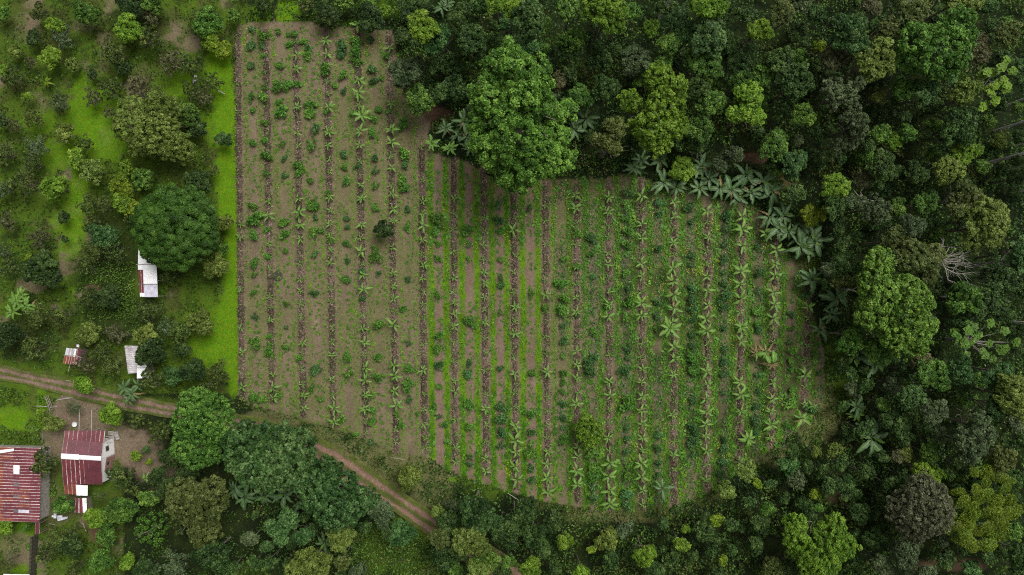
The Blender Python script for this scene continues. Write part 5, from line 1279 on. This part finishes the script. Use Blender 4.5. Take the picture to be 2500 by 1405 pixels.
# --- the big barn at the left edge
q = hs_(0, 1070, 5.854)
barn = empty('barn', (*W(45, 1190, 0), 0)); tagt(barn, 'long barn with worn red corrugated roof cut by the left edge', 'barn')
before = set(bpy.data.objects)
cols_ = [(-170, 42), (42, 190), (190, 285), (285, 440), (440, 590)]
def edge_x(x, j): # the barn's right side leans with the view
    return x - (30 if x > 420 else (22 if x > 270 else (0 if x > 180 else -4))) * j
for ci, (xa, xb) in enumerate(cols_):
    for r_ in range(25):
        v0, v1 = r_ / 25, (r_ + 1) / 25
        ya0, ya1 = 135 + v0 * (1190 - 135), 135 + v1 * (1190 - 135)
        sk = 0.035
        def pt(x, y, v): return q(edge_x(x, v), y + x * sk - 8, 3.4 - max(0, x) / 590 * .5)
        if ci == 4 and r_ < 10 and False: continue
        mt = random.choice(('redworn', 'redroof', 'redworn', 'rustroof' if ci < 2 or (ci == 3 and 9 < r_ < 20) else 'redroof'))
        if ci == 2 and r_ in (6, 7, 8): mt = 'whiteroof'
        if ci == 2 and r_ in (12, 16, 21): mt = 'darkpanel'
        if ci == 3 and r_ == 21: mt = 'lilacroof'
        if ci == 0: mt = 'rustroof'
        P = [pt(xa, ya0, v0), pt(xa, ya1 + 2, v1), pt(xb + 3, ya1 + 2, v1), pt(xb + 3, ya0, v0)]
        sheet(barn, P, M[mt], 'roof_sheet', 3, .014, lift=.012 * (ci % 2) + .010 * (r_ % 2))
fp = [q(-168, 150, 2.8)[:2], q(560, 175, 2.8)[:2], q(535, 1185, 2.8)[:2], q(-168, 1165, 2.8)[:2]]
prism('wall', fp, 0, [3.2, 2.7, 2.7, 3.2], M['concrete'], barn)
for o in set(bpy.data.objects) - before:
    if o.parent is barn: own(o, barn)
# loose sheet lying on the barn's upper corner
o = sheet(None, [q(-20,175,3.75), q(195,150,3.6), q(200,185,3.6), q(-20,222,3.75)], M['whiteroof'], 'loose_sheet', 4); tagt(o, 'loose whitish metal sheet lying across the top of the barn roof', 'metal sheet')
ramp = sheet(None, [q(505,1208,2.4), q(560,1210,2.4), q(562,1372,2.2), q(502,1372,2.2)], M['redroof'], 'lean_to_roof', 4)
r_root = empty('lean_to', (ramp.location)); 
bpy.data.objects.remove(r_root)
lt = empty('lean_to', (*W(91, 1291, 0), 0)); tagt(lt, 'narrow red lean-to roof below the right corner of the barn', 'lean-to')
ramp.parent = lt; ramp.name = 'roof_sheet'; own(ramp, lt)
for (px_, py_) in ((87,1279),(95,1279),(87,1303),(95,1303)):
    X, Y = W(px_, py_, 0); box('post', (X * .98 - lt.location[0], Y * .98 - lt.location[1], 1.05), (.08, .08, 2.1), M['wood'], lt)
# --- white shed by the round tree
q = hs_(310, 580, 8.78)
shed = empty('shed', (*W(361, 662, 0), 0)); tagt(shed, 'long shed with white corrugated roof and one red strip, half under the dome-crowned tree', 'shed')
before = set(bpy.data.objects)
roof(shed, [q(245,110,2.9), q(620,110,2.9), q(622,585,2.7), q(232,585,2.7)], 5, 1, lambda i, j: 'whiteroof')
roof(shed, [q(230,580,2.78), q(630,580,2.78), q(636,690,2.76), q(236,695,2.76)], 2, 1, lambda i, j: 'whiteroof', folds=2)
roof(shed, [q(246,690,2.7), q(345,690,2.7), q(368,1190,2.4), q(272,1190,2.4)], 2, 1, lambda i, j: 'redworn')
roof(shed, [q(345,690,2.72), q(636,690,2.72), q(652,1010,2.52), q(358,1010,2.52)], 4, 1, lambda i, j: 'whiteroof')
roof(shed, [q(362,1005,2.5), q(652,1005,2.5), q(662,1280,2.35), q(372,1280,2.35)], 4, 1, lambda i, j: 'lilacroof')
sheet(shed, [q(272,1192,2.4), q(375,1192,2.4), q(378,1276,2.35), q(278,1276,2.35)], M['whiteroof'])
for (x0, x1, y) in ((200,620,580),(235,660,1002)):
    T = Tubes(); T.add(np.array([q(x0, y, 2.84 if y < 700 else 2.62), q(x1, y, 2.84 if y < 700 else 2.62)]), [.05, .05], 6); link('batten', T.mesh('batten'), M['pole'], shed)
for (x, y) in ((250,130),(615,130),(240,600),(625,600),(280,1260),(655,1260),(265,930),(645,930)):
    X, Y, _ = q(x, y, 2.5); X2, Y2 = X * .997, Y * .997; box('post', (X2, Y2, 1.2), (.12, .12, 2.4), M['wood'], shed)
prism('wall', [q(262,160,2.5)[:2], q(600,160,2.5)[:2], q(612,660,2.5)[:2], q(250,660,2.5)[:2]], 0, [2.5] * 4, M['wood'], shed)
for o in set(bpy.data.objects) - before:
    if o.parent is shed: own(o, shed)
# --- rusty hut and grey roof
q = hs_(140, 830, 10.87)
hut = empty('hut', (*W(177, 868, 0), 0)); tagt(hut, 'small hut with patchy rusty red and grey sheet roof weighed by poles', 'hut')
before = set(bpy.data.objects)
roof(hut, [q(235,215,2.3), q(650,255,2.3), q(565,680,2.0), q(150,625,2.0)], 6, 2, lambda i, j: ['lilacroof','greyroof','greyroof','whiteroof','redroof','plainred'][i] if j == 0 else ['rustroof','rustroof','redworn','rustroof','redworn','plainred'][i], folds=3)
for (a_, b_) in (((445,260),(295,820)),((545,220),(475,660)),((165,405),(530,430)),((520,430),(655,490)),((390,610),(655,660)),((640,480),(555,650))):
    T = Tubes(); T.add(np.array([q(*a_, 2.42), q(*b_, 2.12)]), [.055, .055], 6); link('pole', T.mesh('pole'), M['pole'], hut)
sheet(hut, [q(510,120,2.4), q(580,130,2.4), q(575,200,2.35), q(505,190,2.35)], M['whiteroof'])
prism('wall', [q(260,250,2)[:2], q(620,280,2)[:2], q(545,640,2)[:2], q(180,600,2)[:2]], 0, [2.15, 2.15, 1.9, 1.9], M['wood'], hut)
for o in set(bpy.data.objects) - before:
    if o.parent is hut: own(o, hut)
gs = empty('shed', (*W(325, 880, 0), 0)); tagt(gs, 'weathered grey-white metal roof half hidden by dark trees beside the track', 'shed')
before = set(bpy.data.objects)
roof(gs, [q(1780,160,2.6), q(2180,165,2.6), q(2420,860,2.6), q(1880,900,2.6)], 2, 14, lambda i, j: 'greyroof', folds=3, flip=True)
roof(gs, [q(2140,165,2.63), q(2240,165,2.63), q(2440,1010,2.63), q(2110,1030,2.63)], 1, 10, lambda i, j: 'whiteroof' if j > 5 else 'greyroof', folds=3, flip=True)
prism('wall', [q(1810,190,2.4)[:2], q(2200,190,2.4)[:2], q(2380,900,2.4)[:2], q(1910,900,2.4)[:2]], 0, [2.4] * 4, M['wood'], gs)
for o in set(bpy.data.objects) - before:
    if o.parent is gs: own(o, gs)
# --- small roofs below the house
q = hs_(130, 1020, 5.406)
an = empty('outhouse', (*W(197, 1234, 0), 0)); tagt(an, 'small outhouse roof of red and white sheets below the red house', 'outhouse')
before = set(bpy.data.objects)
roof(an, [q(295,1065,2.0), q(385,1065,2.0), q(398,1256,1.9), q(283,1256,1.9)], 2, 3, lambda i, j: 'redworn', folds=3); roof(an, [q(383,1063,2.02), q(438,1065,2.02), q(445,1256,1.92), q(398,1256,1.92)], 1, 1, lambda i, j: 'whiteroof')
prism('wall', [q(305,1080,1.8)[:2], q(425,1080,1.8)[:2], q(430,1245,1.8)[:2], q(298,1245,1.8)[:2]], 0, [1.85] * 4, M['wood'], an)
for o in set(bpy.data.objects) - before:
    if o.parent is an: own(o, an)
o = sheet(None, [q(10,1130,1.2), q(42,1130,1.2), q(38,1330,1.2), q(2,1330,1.2)], M['lilacroof'], 'narrow_sheet', 3); tagt(o, 'narrow pale metal sheet standing left of the small outhouse', 'metal sheet')
o = sheet(None, [q(40,1315,.5), q(190,1308,.5), q(185,1335,.5), q(60,1368,.5)], M['lilacroof'], 'crumpled_sheet', 4); tagt(o, 'crumpled whitish sheet lying below the narrow pale sheet', 'metal sheet')
tub = empty('bench_table', (*W(145, 1262, 0), 0)); tagt(tub, 'white board bench beside the crumpled sheet', 'bench'); box('board', (0, .25, .55), (1.7, .28, .05), M['plastic'], tub); [box('leg', (dx, .25, .27), (.06, .2, .54), M['wood'], tub) for dx in (-.7, .7)]
# white panel in the orchard
q = hs_(440, 150, 14.05)
pa = empty('panel_stand', (*W(475, 195, 0), 0)); tagt(pa, 'small white sheet-roofed stand alone among the upper orchard trees', 'stand')
before = set(bpy.data.objects)
o = sheet(pa, [q(450,480,1.3), q(570,490,1.3), q(520,800,1.2), q(415,780,1.2)], M['lilacroof'], 'roof_sheet', 3)
for (x, y) in ((460,500),(560,505),(515,780),(425,765)): X, Y, _ = q(x, y, 1.2); box('post', (X, Y, .6), (.07, .07, 1.2), M['wood'], pa)
for o in set(bpy.data.objects) - before:
    if o.parent is pa: own(o, pa)
# roof end at the bottom left edge
o = sheet(None, [w3(8, 1402, 2.6), w3(72, 1403, 2.6), w3(72, 1440, 2.4), w3(8, 1440, 2.4)], M['whiteroof'], 'roof_sheet', 6)
br = empty('shed', (*W(40, 1421, 0), 0)); tagt(br, 'white roof edge just showing at the bottom left edge of the photo', 'shed'); o.parent = br; own(o, br)
prism('wall', [(-3 , -1.1), (2.0, -1.1), (2.0, 1.0), (-3, 1.0)], 0, [2.3] * 4, M['concrete'], br)
# boundary wall below the barn
bw = link('boundary_wall', None); bpy.data.objects.remove(bw)
wl = empty('boundary_wall', (*W(91, 1355, 0), 0)); tagt(wl, 'dark mossy boundary wall running down from the barn corner', 'wall')
P0, P1 = np.array(W(92, 1305, 0)), np.array(W(86, 1440, 0)); nb_ = 14
for i in range(nb_):
    c = P0 + (P1 - P0) * (i + .5) / nb_; b = box('wall_block', (c[0] - wl.location[0], c[1] - wl.location[1], .75), (.32, np.linalg.norm(P1 - P0) / nb_ - .02, 1.5 + random.uniform(-.06, .06)), M['mossy'], wl, rz=.045)
# fence by the meadow and things lying in the yard
fe = empty('fence', (*W(126, 985, 0), 0)); tagt(fe, 'grey broken wooden fence between the meadow and the bare yard', 'fence')
f0, f1 = np.array(W(121, 966, 0)) - np.array(fe.location[:2]), np.array(W(133, 1000, 0)) - np.array(fe.location[:2])
for i in range(6): p = f0 + (f1 - f0) * i / 5; box('post', (*p, .6), (.10, .10, 1.3), M['wood'], fe, rx=random.uniform(-.1, .1))
for z_ in (.4, .75, 1.1):
    T = Tubes(); T.add(np.array([[*f0, z_], [*((f0 + f1) / 2 + .08), z_ + .05], [*f1, z_]]), [.06, .055, .05], 6); link('rail', T.mesh('rail'), M['wood'], fe)
def pole(name, label, a, b, r, mat, cat): T = Tubes(); m_ = (np.array(a) + np.array(b)) / 2 + np.array([0, .04, .02]); T.add(np.array([a, m_, b]), [r, r * .95, r * .8], 7); return tagt(link(name, T.mesh(name), M[mat]), label, cat)
pole('log', 'curved pale pole lying above the fan palm', w3(137, 978, .15), w3(176, 972, .15), .09, 'pole', 'log')
pole('log', 'dark log lying beside the pale pole above the fan palm', w3(160, 970, .12), w3(180, 973, .12), .10, 'wood', 'log')
pole('pole', 'pale pole sticking out of the meadow fence', w3(90, 992, .8), w3(118, 994, .8), .07, 'pole', 'pole')
pole('pole', 'pale cross pole at the lower end of the meadow fence', w3(118, 997, .8), w3(140, 993, .8), .06, 'pole', 'pole')
pole('pipe', 'pale pipe lying beside the track above the light green bush', w3(161, 930, .1), w3(181, 932, .1), .09, 'pole', 'pipe')
pole('fence_post', 'upright pale post by the barn\'s upper right corner', w3(103, 1082, .0), w3(105, 1056, 2.0), .08, 'pole', 'post')
pole('beam', 'grey wooden beam lying on red soil below the outhouse', w3(202, 1277, .12), w3(211, 1300, .12), .12, 'wood', 'beam')
pole('branch', 'pale stick lying in the yard below the crumpled sheet', w3(119, 1279, .1), w3(134, 1282, .1), .04, 'pole', 'stick')
pole('branch', 'bent pale dead branch at the lower edge of the field', w3(1240, 1205, .3), w3(1266, 1222, .3), .05, 'deadwood', 'branch')
pole('branch', 'pale dead branch below the white panel in the orchard', w3(528, 221, .5), w3(549, 230, .5), .10, 'deadwood', 'branch')
pole('branch', 'long pale stick in the dry grass right of the track', w3(955, 1118, .3), w3(992, 1124, .3), .03, 'deadwood', 'stick')
pole('branch', 'short pale stick in the dry grass nearest the field', w3(880, 1104, .3), w3(888, 1098, .3), .035, 'deadwood', 'stick')
pole('branch', 'thin pale leaning stem left of the big bright tree', w3(2052, 600, 2), w3(2082, 664, 4), .07, 'deadwood', 'branch')
pole('branch', 'pale stem pointing at the meeting of forest and tall bananas', w3(1955, 482, 1), w3(1969, 463, 2), .06, 'deadwood', 'branch')
# dead pink palm and brown bush in the orchard
frond_plant('withered_shrub', 'pinkish withered shrub on the orchard grass', 131, 752, 10, 10, 'pinklitter', .4, .3, 'shrub')
frond_plant('withered_shrub', 'reddish brown withered shrub above left of the dark orchard trees', 225, 706, 14, 12, 'brown', .7, .3, 'shrub')
pit = lathe('soil_pit', [(.01,.02),(.45,.02),(.6,.10),(.75,.10),(.85,.01)], M['mossy']); pit.location = (*W(678, 675, 0), 0); tagt(pit, 'small dark pit in the soil right of the second mulched row', 'pit')
write_labels()
for m_ in bpy.data.materials: m_.use_fake_user = False
